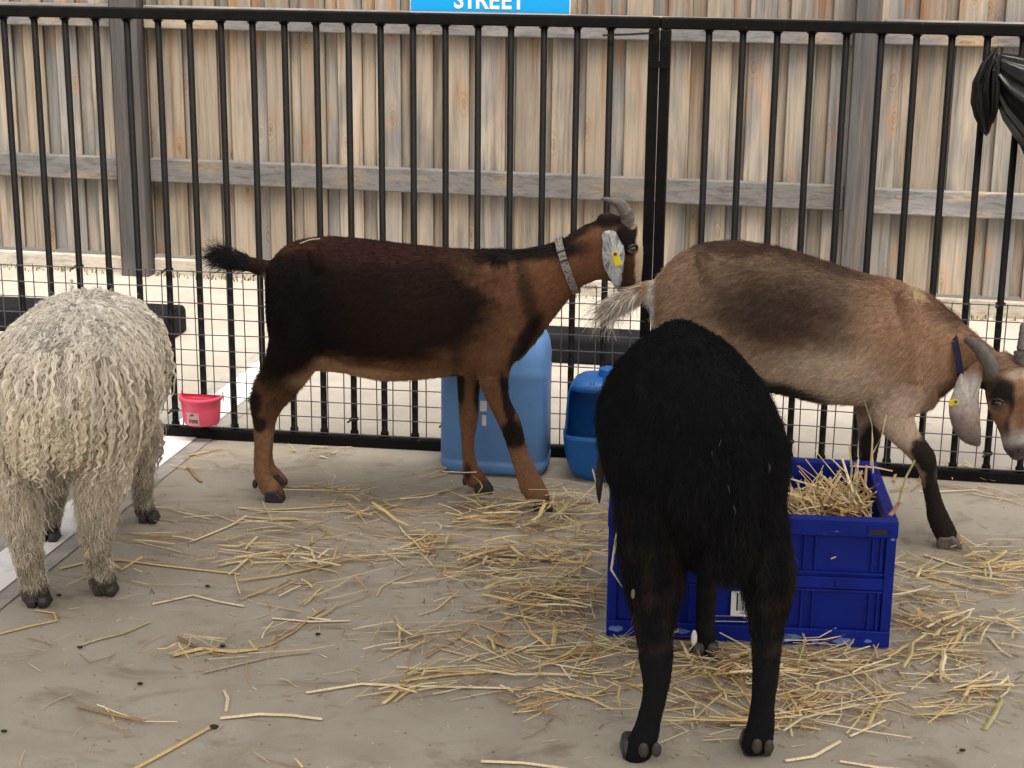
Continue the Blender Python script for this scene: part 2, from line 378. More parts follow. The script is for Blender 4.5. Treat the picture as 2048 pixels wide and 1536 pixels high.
tag(blades('dry_weeds', 420, wb, .022, [(.25, .22, .11), (.16, .17, .07), (.3, .24, .16), (.16, .09, .05)], .1, .9), 'low dry weeds and leaf litter along the foot of the timber fence', 'weeds', None, 'stuff')

# ---------------------------------------------------------------- pen panels
PA = np.array([-1.41376, 4.85294, 0]); yaw, yawr, BS = .13453, .16672, .088428
pdl = np.array([math.cos(yaw), -math.sin(yaw), 0]); pdr = np.array([math.cos(yawr), -math.sin(yawr), 0])
def pnorm(d): return np.array([d[1], -d[0], 0])
def panel(name, label, A, d, s0, s1, bars, meshline):
    n = pnorm(d); P = lambda s_, o, z: A+d*s_+n*o+Z3*z
    e = thing(name, P((s0+s1)/2, 0, 0), label, 'pen panel', 'black steel panels of the animal pen')
    L = s1-s0; m = (s0+s1)/2
    bevel(MB().box(P(m, 0, 1.206), (L, .03, .030), d, n, Z3).build('top_rail', M['pen'], e), .004, 2)
    bevel(MB().box(P(m, 0, .0165), (L, .034, .031), d, n, Z3).build('bottom_rail', M['pen'], e), .004, 2)
    for q in (s0+.015, s1-.015):
        bevel(MB().box(P(q, 0, .6115), (.028, .029, 1.156), d, n, Z3).build('end_post', M['pen'], e), .004, 2)
    for q in bars:
        mb = MB().tube([P(q, 0, .034), P(q, 0, .046), P(q, 0, .047), P(q, 0, 1.190)], [.0118, .0118, .0090, .0090], 12)
        for sg in (-1, 1):          # weld fillets under the top rail
            V = [P(q+sg*x, y, z) for y in (-.008, .008) for x, z in ((.006, 1.1895), (.0145, 1.1895), (.0105, 1.1865), (.006, 1.181))]
            mb.add(V, [(0, 1, 2, 3), (7, 6, 5, 4), (0, 4, 5, 1), (1, 5, 6, 2), (2, 6, 7, 3), (3, 7, 4, 0)])
        o = mb.build('bar', M['pen'], e, True); fixn(o)
        o.data.polygons.foreach_set('use_smooth', [len(p.vertices) == 4 and abs(p.normal.z) < .05 for p in o.data.polygons])
    mb = MB(); ms0, ms1 = meshline
    k = int((ms1-ms0)/.0475)
    for i in range(k+1):
        x = ms0+i*.0475; j = rng.normal(0, .0008, 3)
        mb.tube([P(x+j[0], .0165, .036), P(x+j[1], .0165, .27), P(x+j[2], .0165, .4975)], .0017, 5)
    for i in range(11):
        z = .0385+i*.0456; j = rng.normal(0, .001, 8)
        mb.tube([P(ms0-.006+(ms1-ms0+.02)*q/7, .0132, z+j[q]) for q in range(8)], .0017, 5)
    tag(mb.build('wire_mesh', M['wire'], e), kind='stuff')
    tb = MB()
    for q in bars[::3]:
        for z in (.08, .4945) if rng.random() < .8 else (.25,):
            tb.tube([P(q+.012*math.cos(t), .003+.0165*math.sin(t), z+.002*t/6) for t in np.linspace(0, 6.28, 11)], .0024, 5)
            tb.tube([P(q-.008, .019, z), P(q-.014, .026, z-.004)], .003, 5)
    tag(tb.build('cable_ties', M['black'], e), kind='stuff')
    return e, P
barsL = [i*BS for i in range(-7, 20)]
penL, PLf = panel('pen_panel', 'black barred pen panel holding the pink feeder, left of the panel joint', PA, pdl, -7.6*BS, 19*BS+.1293, barsL, (-.62, 19*BS+.10))
Bj = PA+pdl*(19*BS+.257715)
barsR = [i*BS for i in range(0, 15)]
penR, PRf = panel('pen_panel', 'black barred pen panel with a black plastic bag tied on, right of the joint', Bj, pdr, -.1278, 15*BS, barsR, (-.09, 15*BS-.02))
# bit of tie and clasp at the joint
MB().tube([PLf(19*BS-.02, .016, 1.172), PLf(19*BS+.05, .02, 1.176), PLf(19*BS+.115, .018, 1.181)], .0028, 6).build('cable_tie', M['black'], penL)
for z in (1.10, .2): MB().box(PLf(19*BS+.128, .0165, z), (.05, .004, .018), pdl, pnorm(pdl), Z3).build('joining_clip', M['pen'], penL)

# ---------------------------------------------------------------- sign
sg = thing('street_sign', PLf(0, 0, 1.2), 'bright blue sign reading STREET fixed above the pen rail', 'sign')
a_, b_ = PLf(0, -.02, 0), None
s0 = ((AY(818, 24, 4.7)-PA)@pdl); s1 = ((AY(1139, 33, 4.643)-PA)@pdl)
bevel(MB().box(PLf((s0+s1)/2, -.019, 1.321), (s1-s0, .004, .205), pdl, pnorm(pdl), Z3).build('sign_edge', M['signtext'], sg), .001, 1)
MB().box(PLf((s0+s1)/2, -.0165, 1.3235), (s1-s0-.004, .0012, .196), pdl, pnorm(pdl), Z3).build('sign_face', M['signblue'], sg)
# lettering: six letters, each its own flat piece, 130 px = 0.19 m wide in all
sc = ((AY(976, 25, 4.675)-PA)@pdl)
cu_w = 0
o_, v_ = text_mesh('tmp', 'STREET', .066, (0, 0, 0), (1, 0, 0), (0, 1, 0), M['signtext'], None, .0005, .0016)
full = v_[:, 0].max()-v_[:, 0].min(); bpy.data.objects.remove(o_)
adv = .192/full; xs = -.192/2
for ch, wch in zip('STREET', (.158, .150, .182, .170, .170, .170)):
    o_, v_ = text_mesh('letter', ch, .066, PLf(sc+xs+wch*.192/2, -.0154, 1.2345), pdl*adv, Z3, M['signtext'], sg, .0005, .0016)
    xs += wch*.192

# ---------------------------------------------------------------- wheel stops
def wheel_stop(c, L, d, label):
    n = np.array([d[1], -d[0], 0]); e = thing('wheel_stop', c, label, 'wheel stop', 'black rubber wheel stops in the parking bays')
    prof = [(-.075, 0), (-.074, .085), (-.062, .10), (.056, .10), (.072, .086), (.075, 0)]
    V = []; 
    for k, (x, sc_) in enumerate(((-L/2, .95), (-L/2+.012, 1), (L/2-.012, 1), (L/2, .95))):
        for y, z in prof: V.append(c+d*x+n*y*(.95 if sc_ < 1 else 1)+Z3*z*sc_)
    m_ = len(prof); F = [tuple(range(m_)), tuple(3*m_+k for k in range(m_))]
    for k in range(3):
        for j in range(m_): F.append((k*m_+j, k*m_+(j+1) % m_, (k+1)*m_+(j+1) % m_, (k+1)*m_+j))
    bevel(fixn(mk('rubber_block', V, F, M['rubber'], e)), .012, 3)
    for x in (-.6, 0, .6): MB().tube([c+d*x*L/1.65+n*-.008+Z3*.0985, c+d*x*L/1.65+n*-.008+Z3*.1015], .014, 10).build('bolt_head', M['pen'], e)
    return e
d1 = np.array([math.cos(.165), -math.sin(.165), 0])
wheel_stop(G(342, 681)-d1*.82+np.array([.02, .075, 0]), 1.64, d1, 'black rubber wheel stop behind the woolly cream sheep')
wheel_stop(np.array([.30, 5.72, 0]), 1.64, d1*1.0, 'black rubber wheel stop behind the blue containers')

# ---------------------------------------------------------------- blue drum
def superloft(st, n=40):
    """st: (z, cx, cy, half x, half y, exponent) rings; returns verts, faces with end caps"""
    V = []; F = []
    for z, cx, cy, a, b, e in st:
        for k in range(n):
            t = 2*math.pi*k/n; ct, s_ = math.cos(t), math.sin(t)
            V.append((cx+a*math.copysign(abs(ct)**(2/e), ct), cy+b*math.copysign(abs(s_)**(2/e), s_), z))
    for i in range(len(st)-1):
        for k in range(n): F.append((i*n+k, i*n+(k+1) % n, (i+1)*n+(k+1) % n, (i+1)*n+k))
    return V, F, n
def place(V, c, ang):
    V = np.array(V); c_, s_ = math.cos(ang), math.sin(ang)
    return np.stack([c[0]+V[:, 0]*c_-V[:, 1]*s_, c[1]+V[:, 0]*s_+V[:, 1]*c_, c[2]+V[:, 2]], 1)
dc = (-.042, 4.548, 0); da = -.13
drum = thing('jerry_can', dc, 'large pale blue plastic jerry can behind the forelegs of the dark brown goat', 'jerry can')
st = [(0, 0, 0, .129, .075, 5), (.006, 0, 0, .139, .088, 5), (.02, 0, 0, .147, .096, 5), (.036, 0, 0, .148, .097, 5.5), (.041, 0, 0, .144, .093, 5.5), (.046, 0, 0, .1435, .0925, 5.5), (.052, 0, 0, .147, .096, 5.5),
      (.15, 0, 0, .146, .095, 5.5), (.275, 0, 0, .146, .095, 5.5), (.287, 0, 0, .147, .096, 5.5), (.296, 0, 0, .145, .094, 5.2), (.325, .004, 0, .143, .090, 4.6), (.36, .01, .002, .133, .078, 4), (.385, .014, .004, .12, .062, 4), (.394, .015, .005, .104, .052, 4), (.398, .015, .005, .09, .04, 4)]
V, F, n_ = superloft(st, 48); F.append(tuple(range(n_))[::-1]); F.append(tuple((len(st)-1)*n_+k for k in range(n_)))
o = mk('can_body', place(V, dc, da), F, M['drum'], drum, True, dc); fixn(o)
mb = MB(); hp = [(-.055, 0, .39), (-.05, 0, .425), (-.03, 0, .437), (.03, 0, .437), (.05, 0, .425), (.055, 0, .39)]
mb.tube(place(hp, dc, da), .011, 10); mb.build('handle', M['drum'], drum, True)
mb = MB(); mb.tube(place([(-.085, .0, .37), (-.085, 0, .405), (-.085, 0, .406), (-.085, 0, .425)], dc, da), [.022, .022, .027, .027], 20); mb.build('screw_cap', M['black'], drum)
# remains of the label and grime on the front
for x, z, w_, h_ in ((.036, .165, .02, .026), (-.022, .20, .018, .03), (-.02, .16, .012, .03)):
    MB().add(place([(x-w_/2, -.0962, z-h_/2), (x+w_/2, -.0962, z-h_/2), (x+w_/2, -.0962, z+h_/2), (x-w_/2, -.0962, z+h_/2)], dc, da), [(0, 1, 2, 3)]).build('label_scrap', M['paper'], drum)

# ---------------------------------------------------------------- cut-open blue container
cc = (.262, 4.487, 0); ca = -.15
cut = thing('cut_container', cc, 'darker blue plastic container with its front cut open, beside the black sheep', 'feeder')
def ring_shell(st, keep, n=72, th=.004):
    V = []; F = []; rows = len(st)
    for lay in (0, 1):
        for z, a, b, e in st:
            for k in range(n):
                t = 2*math.pi*k/n; ct, s_ = math.cos(t), math.sin(t); aa, bb = (a, b) if lay == 0 else (max(a-th, .001), max(b-th, .001))
                V.append((aa*math.copysign(abs(ct)**(2/e), ct), bb*math.copysign(abs(s_)**(2/e), s_), z+(0 if lay == 0 else (th if z < .02 else -th if z > .25 else 0))))
    K = [[keep((st[i][0]+st[i+1][0])/2, 2*math.pi*(k+.5)/n) for k in range(n)] for i in range(rows-1)]
    id_ = lambda lay, i, k: lay*rows*n+i*n+k % n
    for i in range(rows-1):
        for k in range(n):
            if not K[i][k]: continue
            F.append((id_(0, i, k), id_(0, i, k+1), id_(0, i+1, k+1), id_(0, i+1, k))); F.append((id_(1, i, k), id_(1, i+1, k), id_(1, i+1, k+1), id_(1, i, k+1)))
            if not K[i][(k+1) % n]: F.append((id_(0, i, k+1), id_(1, i, k+1), id_(1, i+1, k+1), id_(0, i+1, k+1)))
            if not K[i][k-1]: F.append((id_(0, i, k), id_(0, i+1, k), id_(1, i+1, k), id_(1, i, k)))
            if i+1 < rows-1 and not K[i+1][k]: F.append((id_(0, i+1, k), id_(0, i+1, k+1), id_(1, i+1, k+1), id_(1, i+1, k)))
            if i > 0 and not K[i-1][k]: F.append((id_(0, i, k), id_(1, i, k), id_(1, i, k+1), id_(0, i, k+1)))
    F.append(tuple(id_(0, 0, k) for k in range(n))[::-1]); F.append(tuple(id_(0, rows-1, k) for k in range(n)))
    F.append(tuple(id_(1, 0, k) for k in range(n))); F.append(tuple(id_(1, rows-1, k) for k in range(n))[::-1])
    return V, F
st = [(0, .075, .06, 4), (.006, .088, .072, 4), (.03, .102, .082, 4), (.07, .113, .086, 4.2), (.115, .118, .088, 4.4), (.128, .1185, .088, 4.4), (.14, .114, .086, 4.4), (.18, .112, .085, 4.4), (.225, .110, .084, 4.2), (.25, .104, .08, 4), (.266, .094, .072, 4), (.277, .078, .058, 4), (.282, .06, .04, 4)]
V, F = ring_shell(st, lambda z, t: not (.128 < z < .255 and (math.radians(203) < t < math.radians(337))))
o = mk('shell', place(V, cc, ca), F, M['cut'], cut, False, cc); fixn(o)
o.data.polygons.foreach_set('use_smooth', [len(p.vertices) == 4 for p in o.data.polygons])
MB().tube(place([(.0, 0, .283), (.0, 0, .30)], cc, ca), [.03, .028], 20).build('screw_cap', M['cut'], cut)
for x in (-.045, -.036): MB().box(place([(x, -.055, .2745)], cc, ca)[0], (.003, .03, .001)).build('scratch_mark', M['ink'], cut)

# ---------------------------------------------------------------- pink feeder
fs = ((AY(408, 800, 4.785)-PA)@pdl); fd = thing('hook_on_feeder', PLf(fs, .02, .05), 'small pink half-round feeder hooked on the wire mesh', 'feeder')
pn = pnorm(pdl)
def dshape(r, depth, n=20):
    return [(-r, 0), (r, 0)]+[(r*math.cos(t), depth*math.sin(t)) for t in np.linspace(0, math.pi, n)[1:-1]]
rows = [(.050, .041, .034), (.0525, .0485, .042), (.062, .0535, .049), (.10, .0572, .057), (.126, .058, .060), (.1265, .063, .065), (.138, .064, .066)]
V = []; F = []
inn = [(.138, .060, .062), (.126, .054, .056), (.10, .0525, .053), (.06, .046, .041)]
for z, r, dp in rows+inn:
    for x, y in dshape(r, dp): V.append(PLf(fs+x, .0215+y, z))
nn = len(dshape(1, 1)); rr = len(rows)+len(inn)
for i in range(rr-1):
    for k in range(nn): F.append((i*nn+k, i*nn+(k+1) % nn, (i+1)*nn+(k+1) % nn, (i+1)*nn+k))
F.append(tuple(range(nn))[::-1]); F.append(tuple((rr-1)*nn+k for k in range(nn)))
o = fixn(mk('bowl', V, F, M['pink'], fd)); 
o.data.polygons.foreach_set('use_smooth', [len(p.vertices) == 4 and abs(p.normal.z) < .6 for p in o.data.polygons])
for sgn in (-1, 1):
    MB().tube([PLf(fs+sgn*.060, .028, .125), PLf(fs+sgn*.061, .027, .142), PLf(fs+sgn*.061, .018, .147), PLf(fs+sgn*.061, .009, .143), PLf(fs+sgn*.062, .009, .118)], .0018, 6).build('hook', M['whitewire'], fd, True)
# sticker wrapped on the curved front, with the picture and the bars printed on it
def onbowl(x, z, lift=.0012):
    r = np.interp(z, [.062, .10, .126], [.0535, .0572, .058]); dp = np.interp(z, [.062, .10, .126], [.049, .057, .060])
    return PLf(fs+x, .0215+dp*math.sqrt(max(0, 1-(x/r)**2))+lift, z)
def patch(name, x0, x1, z0, z1, mat, lift, nx=6, parent=fd):
    V = [onbowl(x0+(x1-x0)*i/nx, z, lift) for z in (z0, z1) for i in range(nx+1)]
    return mk(name, V, [(i, i+1, nx+2+i, nx+1+i) for i in range(nx)], mat, parent)
stk = patch('sticker', -.029, .009, .060, .098, M['pinkpaper'], .0012)
bx = -.024; mbk = MB()
while bx < .004:
    wv = rng.choice([.0008, .0014, .002]); z0 = .0635+rng.uniform(0, .003)
    mbk.add([onbowl(bx, z0, .0018), onbowl(bx+wv, z0, .0018), onbowl(bx+wv, .077, .0018), onbowl(bx, .077, .0018)], [(0, 1, 2, 3)]); bx += wv+rng.choice([.0007, .0012])
for x0, x1, z0, z1 in ((-.018, -.012, .0865, .0915), (-.0125, -.009, .0905, .094), (-.010, -.006, .0875, .093), (-.022, .003, .0815, .0827)):
    mbk.add([onbowl(x0, z0, .0018), onbowl(x1, z0, .0018), onbowl(x1, z1, .0018), onbowl(x0, z1, .0018)], [(0, 1, 2, 3)])
mbk.build('print', M['ink'], stk)

# ---------------------------------------------------------------- blue crate
FL, FR = np.array([.205, 3.393, 0]), np.array([.797, 3.343, 0])
cx_ = (FR-FL)/np.linalg.norm(FR-FL); cy_ = np.array([-cx_[1], cx_[0], 0]); CW, CD, CH = .594, .40, .287
crate = thing('folding_crate', FL+cx_*CW/2+cy_*CD/2, 'dark blue plastic folding crate full of straw beside the black sheep', 'crate')
def cp(x, y, z): return FL+cx_*x+cy_*y+Z3*z
def cbox(name, x0, x1, y0, y1, z0, z1, bv=.002, mat='crate'):
    o = MB().box(cp((x0+x1)/2, (y0+y1)/2, (z0+z1)/2), (x1-x0, y1-y0, z1-z0), cx_, cy_, Z3).build(name, M[mat], crate)
    return bevel(o, bv, 2) if bv else o
cbox('base_tray', 0, CW, 0, CD, .004, .040)
for x in (.02, CW-.06):
    for y in (.02, CD-.06): cbox('foot', x, x+.04, y, y+.04, 0, .004, 0)
T = .012
for nm, x0, x1, y0, y1 in (('front_wall', .022, CW-.022, .010, .018), ('back_wall', .022, CW-.022, CD-.018, CD-.010), ('side_wall', .010, .018, .022, CD-.022), ('side_wall', CW-.018, CW-.010, .022, CD-.022)):
    cbox(nm, x0, x1, y0, y1, .0405, .2485, .001)
# rim: four rails, butted
cbox('rim', -.002, CW+.002, -.003, .022, .249, CH, .003); cbox('rim', -.002, CW+.002, CD-.022, CD+.003, .249, CH, .003)
cbox('rim', -.002, .022, .0222, CD-.0222, .249, CH-.001, .003); cbox('rim', CW-.022, CW+.002, .0222, CD-.0222, .249, CH-.001, .003)
for x0, x1 in ((.0, .021), (CW-.021, CW)):
    for y0, y1 in ((.001, .021), (CD-.021, CD-.001)): cbox('corner_post', x0, x1, y0, y1, .0402, .2488, .002)
# ribs on the long front (two tiers with the folding joint between) and on the sides
for x in (.060, .083, .150, .173, .285, .405, .428, .545, .562):
    for z0, z1 in ((.0405, .1235), (.1725, .2485)): cbox('rib', x, x+.0045, .0025, .0101, z0, z1, .001)
for z in (.124, .1315, .164): cbox('rib', .0215, CW-.0215, .0020, .0099, z, z+.005 if z != .1315 else z+.0255, .001)
for z in (.168, .246-.004): pass
for x in (.30, .475): cbox('latch', x, x+.012, -.001, .002, .1385, .152, .001)
for y in (.06, .12, .2, .28, .34):
    for z0, z1 in ((.0405, .1235), (.1725, .2485)):
        cbox('rib', CW-.0101, CW-.003, y, y+.0045, z0, z1, .001); cbox('rib', .003, .0101, y, y+.0045, z0, z1, .001)
for z in (.124, .164):
    cbox('rib', CW-.0099, CW-.0025, .022, CD-.022, z, z+.005, .001); cbox('rib', .0025, .0099, .022, CD-.022, z, z+.005, .001)
# clip window at the right end of the front rim, holes along the right rim, scuffs
cbox('rim_clip', CW-.062, CW-.004, -.006, -.003, .252, .2745, .001); cbox('clip_slot', CW-.056, CW-.022, -.0066, -.006, .258, .269, 0, 'ink')
MB().tube([cp(CW-.012, -.006, .263), cp(CW-.012, -.009, .263)], .0045, 12).build('clip_rivet', M['crate'], crate)
for y in (.08, .13, .27, .32): MB().tube([cp(CW-.010, y, CH-.002), cp(CW-.010, y, CH-.0002)], .005, 10).build('rim_hole', M['ink'], crate)
for x, z, w_, h_ in ((.39, .02, .045, .02), (.44, .014, .02, .012), (.55, .018, .02, .008), (.30, .24, .012, .004), (.47, .262, .010, .003), (.36, .27, .008, .004),(.38, .016, .03, .016), (.50, .016, .05, .02), (.02, .022, .035, .014), (.16, .022, .04, .012), (.585, .249, .010, .006)):
    V = [cp(x+w_*.5*math.cos(t)*rng.uniform(.6, 1.1), -.0006 if z < .2 else -.0066, z+h_*.5*math.sin(t)*rng.uniform(.6, 1.1)) for t in np.linspace(0, 6.28, 17)[:-1]]
    mk('scuff', V, [tuple(range(16))], M['scuff'], crate)
# barcode label
bl = MB().box(cp(.292, .0012, .089), (.062, .0012, .056), cx_, cy_, Z3).build('barcode_label', M['paper'], crate)
mb = MB(); x = .272
for w_ in (4, 1, 1, 2, 3, 1, 2, 1, 1, 3, 2, 2, 1, 1, 4, 1, 2):
    wv = w_*.0009; mb.add([cp(x, .0003, .074), cp(x+wv, .0003, .074), cp(x+wv, .0003, .114), cp(x, .0003, .114)], [(0, 1, 2, 3)]); x += wv+.0013
mb.build('barcode', M['ink'], bl)
text_mesh('digits', '4860317', .007, cp(.292, .0004, .0665), cx_, Z3, M['ink'], bl, .0001)

# ---------------------------------------------------------------- black bag tied to the bars
def loft_mesh(name, rings, mat, parent, smooth=True):
    n = len(rings[0]); V = [p for r_ in rings for p in r_]; F = []
    for i in range(len(rings)-1):
        for k in range(n): F.append((i*n+k, i*n+(k+1) % n, (i+1)*n+(k+1) % n, (i+1)*n+k))
    F.append(tuple(range(n))[::-1]); F.append(tuple((len(rings)-1)*n+k for k in range(n)))
    return fixn(mk(name, V, F, mat, parent, smooth))
bplane = Plane(Bj, Bj+pdr)
bag = thing('plastic_bag', bplane.at(1985, 160, .03), 'black plastic bag tied in a bunch round the bar at the right edge', 'bag')
def bag_ring(pa, pb, dep, n=56, seed=0, amp=.2, folds=9, o=.02):
    A = bplane.at(*pa, o); B = bplane.at(*pb, o); c = (A+B)/2; u = (A-B)/2; out = []
    for k in range(n):
        t = 2*math.pi*k/n
        f = 1+amp*(math.sin(folds*t+seed)*.6+math.sin(folds*1.9*t+2.1*seed+1)*.4)
        out.append(c+u*math.cos(t)*(1+(f-1)*.25)+bplane.n*dep*math.sin(t)*f)
    return out
R1 = [bag_ring((1998, 92), (1986, 100), .012, amp=.3), bag_ring((2003, 108), (1962, 128), .028, amp=.35), bag_ring((2000, 125), (1945, 165), .036, seed=.4, amp=.35), bag_ring((1996, 150), (1941, 205), .036, seed=.9, amp=.3),
      bag_ring((1992, 200), (1948, 232), .03, seed=1.4, amp=.35), bag_ring((1986, 240), (1962, 262), .02, seed=1.7, amp=.35), bag_ring((1980, 262), (1972, 272), .01, seed=2)]
loft_mesh('bunched_top', R1, M['bag'], bag)
R2 = [bag_ring((1990, 112), (1985, 175), .016, seed=.2, amp=.4, folds=8), bag_ring((2005, 108), (1990, 188), .026, seed=.3, amp=.4, folds=8), bag_ring((2030, 112), (2006, 235), .036, seed=.5, amp=.35, folds=8),
      bag_ring((2062, 118), (2040, 285), .045, seed=.8, amp=.3, folds=8), bag_ring((2110, 130), (2062, 335), .055, seed=1.1, amp=.25, folds=8), bag_ring((2170, 170), (2090, 400), .06, seed=1.4, amp=.2, folds=8), bag_ring((2200, 260), (2120, 440), .03, seed=1.5, amp=.2, folds=8)]
loft_mesh('hanging_sack', R2, M['bag'], bag)
R3 = [bag_ring((1994, 100), (1980, 104), .012, amp=.3), bag_ring((2000, 122), (1974, 130), .03, seed=.2, amp=.3, folds=11), bag_ring((2001, 165), (1970, 175), .04, seed=.5, amp=.28, folds=11), bag_ring((1997, 215), (1970, 224), .034, seed=.9, amp=.3, folds=11), bag_ring((1988, 244), (1974, 250), .016, seed=1.2, amp=.3)]
loft_mesh('gathered_neck', R3, M['bag'], bag)
MB().tube([bplane.at(1985+9*math.cos(t), 160+20*math.sin(t), .02+.03*math.cos(t*1.0+1.2)) for t in np.linspace(0, 6.28, 16)], .005, 6).build('knot', M['bag'], bag, True)
# ---------------------------------------------------------------- animals: one continuous body each, coat as fine hair
def catmull(P, sub):
    P = np.array(P, float); out = []
    for i in range(len(P)-1):
        p0 = P[max(i-1, 0)]; p1 = P[i]; p2 = P[i+1]; p3 = P[min(i+2, len(P)-1)]
        for k in range(sub):
            t = k/sub; out.append(.5*((2*p1)+(-p0+p2)*t+(2*p0-5*p1+4*p2-p3)*t*t+(-p0+3*p1-3*p2+p3)*t**3))
    out.append(P[-1]); return np.array(out)
def loft(mb, st, n=20, sub=3, ex=2.0, cap=.45):
    """st: rows of (centre, half-vector in the plane, sideways half-vector)"""
    A = catmull([np.concatenate(s_) for s_ in st], sub)
    rings = [(a[:3], a[3:6], a[6:9]) for a in A]
    def capring(r0, r1):
        d = r0[0]-r1[0]; d = d/(np.linalg.norm(d)+1e-9); m = min(np.linalg.norm(r0[1]), np.linalg.norm(r0[2]))*cap*2
        return [(r0[0]+d*m*.5, r0[1]*.8, r0[2]*.8), (r0[0]+d*m*.85, r0[1]*.45, r0[2]*.45)]
    c0 = capring(rings[0], rings[1]); c1 = capring(rings[-1], rings[-2])
    rings = c0[::-1]+rings+c1
    V = []; F = []
    for c, u, v in rings:
        for k in range(n):
            t = 2*math.pi*k/n; ct, s_ = math.cos(t), math.sin(t)
            V.append(c+u*math.copysign(abs(ct)**(2/ex), ct)+v*math.copysign(abs(s_)**(2/ex), s_))
    for i in range(len(rings)-1):
        for k in range(n): F.append((i*n+k, i*n+(k+1) % n, (i+1)*n+(k+1) % n, (i+1)*n+k))
    F.append(tuple(range(n))[::-1]); F.append(tuple((len(rings)-1)*n+k for k in range(n)))
    # consistent outward winding
    c_ = rings[len(rings)//2]; k = (len(rings)//2)*n
    nn_ = np.cross(V[k+1]-V[k], V[k+n]-V[k])
    if nn_@(V[k]-c_[0]) < 0: F = [f[::-1] for f in F]
    mb.add(V, F)
def prof(pl, rows, o=0., shrink=None):
    """rows: (px,py of one edge, px,py of the other edge, half width [, extra sideways shift])"""
    out = []
    for r_ in rows:
        shrink = .003 if o == 0 else .0005
        oo = o+(r_[5] if len(r_) > 5 else 0)
        a = pl.at(r_[0], r_[1], oo); b = pl.at(r_[2], r_[3], oo); c = (a+b)/2; u = (a-b)/2; L = np.linalg.norm(u); u = u*(max(L-shrink, .3*L)/L)
        out.append((c, u, pl.n*max(r_[4]-shrink*.6, .004)))
    return out
def back(rows, shrink=-.002):
    """seen from behind: rows (left px, py, right px, py, Y, half depth [, lean of depth axis])"""
    out = []
    for r_ in rows:
        a = AY(r_[0], r_[1], r_[4]); b = AY(r_[2], r_[3], r_[4]); c = (a+b)/2; u = (b-a)/2; L = np.linalg.norm(u); u = u*(max(L-shrink, .3*L)/L)
        out.append((c, u, np.array([0, r_[5], 0])))
    return out
def body_mesh(name, mb, voxel, smooth, parent, mat):
    v = np.array(mb.v); o = mk(name, v, mb.f, mat, parent, True, org=wl(parent))
    m = o.modifiers.new('r', 'REMESH'); m.mode = 'VOXEL'; m.voxel_size = voxel; m.use_smooth_shade = True
    m = o.modifiers.new('s', 'SMOOTH'); m.factor = .5; m.iterations = smooth
    bake(o); o.data.polygons.foreach_set('use_smooth', [True]*len(o.data.polygons))
    if not o.data.materials: o.data.materials.append(mat)
    return o
def coords(o):
    v = np.empty(len(o.data.vertices)*3, np.float32); o.data.vertices.foreach_get('co', v); return v.reshape(-1, 3).astype(float)+wl(o)
def wob(P, s_, seed=0):
    """cheap smooth noise in -1..1"""
    r_ = np.random.default_rng(seed); out = 0
    for k in range(5):
        d = r_.normal(size=3); d /= np.linalg.norm(d); out = out+np.sin(P@d*s_*(1+.35*k)*6.28+r_.uniform(0, 6.28))
    return out/3.2
def sstep(a, b, x):
    t = np.clip((x-a)/(b-a), 0, 1); return t*t*(3-2*t)
def blobs(Q, P, base, L, jit=.12, seed=3):
    """coat pattern: Q flat coordinates, blobs (cx,cy,rx,ry,angle,colour,strength,softness)"""
    col = np.tile(np.array(base, float), (len(Q), 1)); nz = wob(P, 9, seed)*jit+wob(P, 28, seed+1)*jit*.7
    for b in L:
        cx, cy, rx, ry, an, c, stn, sf = b
        a = R(an); dx, dy = Q[:, 0]-cx, Q[:, 1]-cy; x = dx*math.cos(a)+dy*math.sin(a); y = -dx*math.sin(a)+dy*math.cos(a)
        d = np.sqrt((x/rx)**2+(y/ry)**2)+nz; wgt = stn*(1-sstep(1-sf, 1+sf, d)); col = col*(1-wgt[:, None])+np.array(c)*wgt[:, None]
    return col
def sample(o, n, keep=None, seed=1):
    me = o.data; me.calc_loop_triangles(); t = np.empty(len(me.loop_triangles)*3, np.int32); me.loop_triangles.foreach_get('vertices', t); t = t.reshape(-1, 3)
    v = coords(o); nn_ = np.empty(len(me.vertices)*3, np.float32); me.vertices.foreach_get('normal', nn_); nn_ = nn_.reshape(-1, 3).astype(float)
    ar = np.linalg.norm(np.cross(v[t[:, 1]]-v[t[:, 0]], v[t[:, 2]]-v[t[:, 0]]), axis=1)
    if keep is not None: ar = ar*keep(v[t].mean(1), nn_[t].mean(1))
    r_ = np.random.default_rng(seed); i = r_.choice(len(t), n, p=ar/ar.sum()); a, b = r_.random(n), r_.random(n); m = a+b > 1; a[m] = 1-a[m]; b[m] = 1-b[m]; w_ = np.stack([1-a-b, a, b], 1)
    P = (v[t[i]]*w_[:, :, None]).sum(1); Nn = (nn_[t[i]]*w_[:, :, None]).sum(1); Nn /= np.linalg.norm(Nn, axis=1)[:, None]; return P, Nn, r_
def unit(a): return a/(np.linalg.norm(a, axis=-1, keepdims=True)+1e-9)
def hair_obj(name, Pts, rad, col, mat, parent):
    n, k, _ = Pts.shape; org = wl(parent)
    hc = bpy.data.hair_curves.new(name); hc.add_curves([k]*n)
    hc.position_data.foreach_set('vector', (Pts-org).astype(np.float32).ravel())
    a = hc.attributes.get('radius') or hc.attributes.new('radius', 'FLOAT', 'POINT'); a.data.foreach_set('value', rad.astype(np.float32).ravel())
    a = hc.attributes.new('coat', 'FLOAT_COLOR', 'CURVE'); c4 = np.ones((n, 4), np.float32); c4[:, :3] = col; a.data.foreach_set('color', c4.ravel())
    hc.materials.append(mat); o = bpy.data.objects.new(name, hc); C.objects.link(o); o.parent = parent; return o
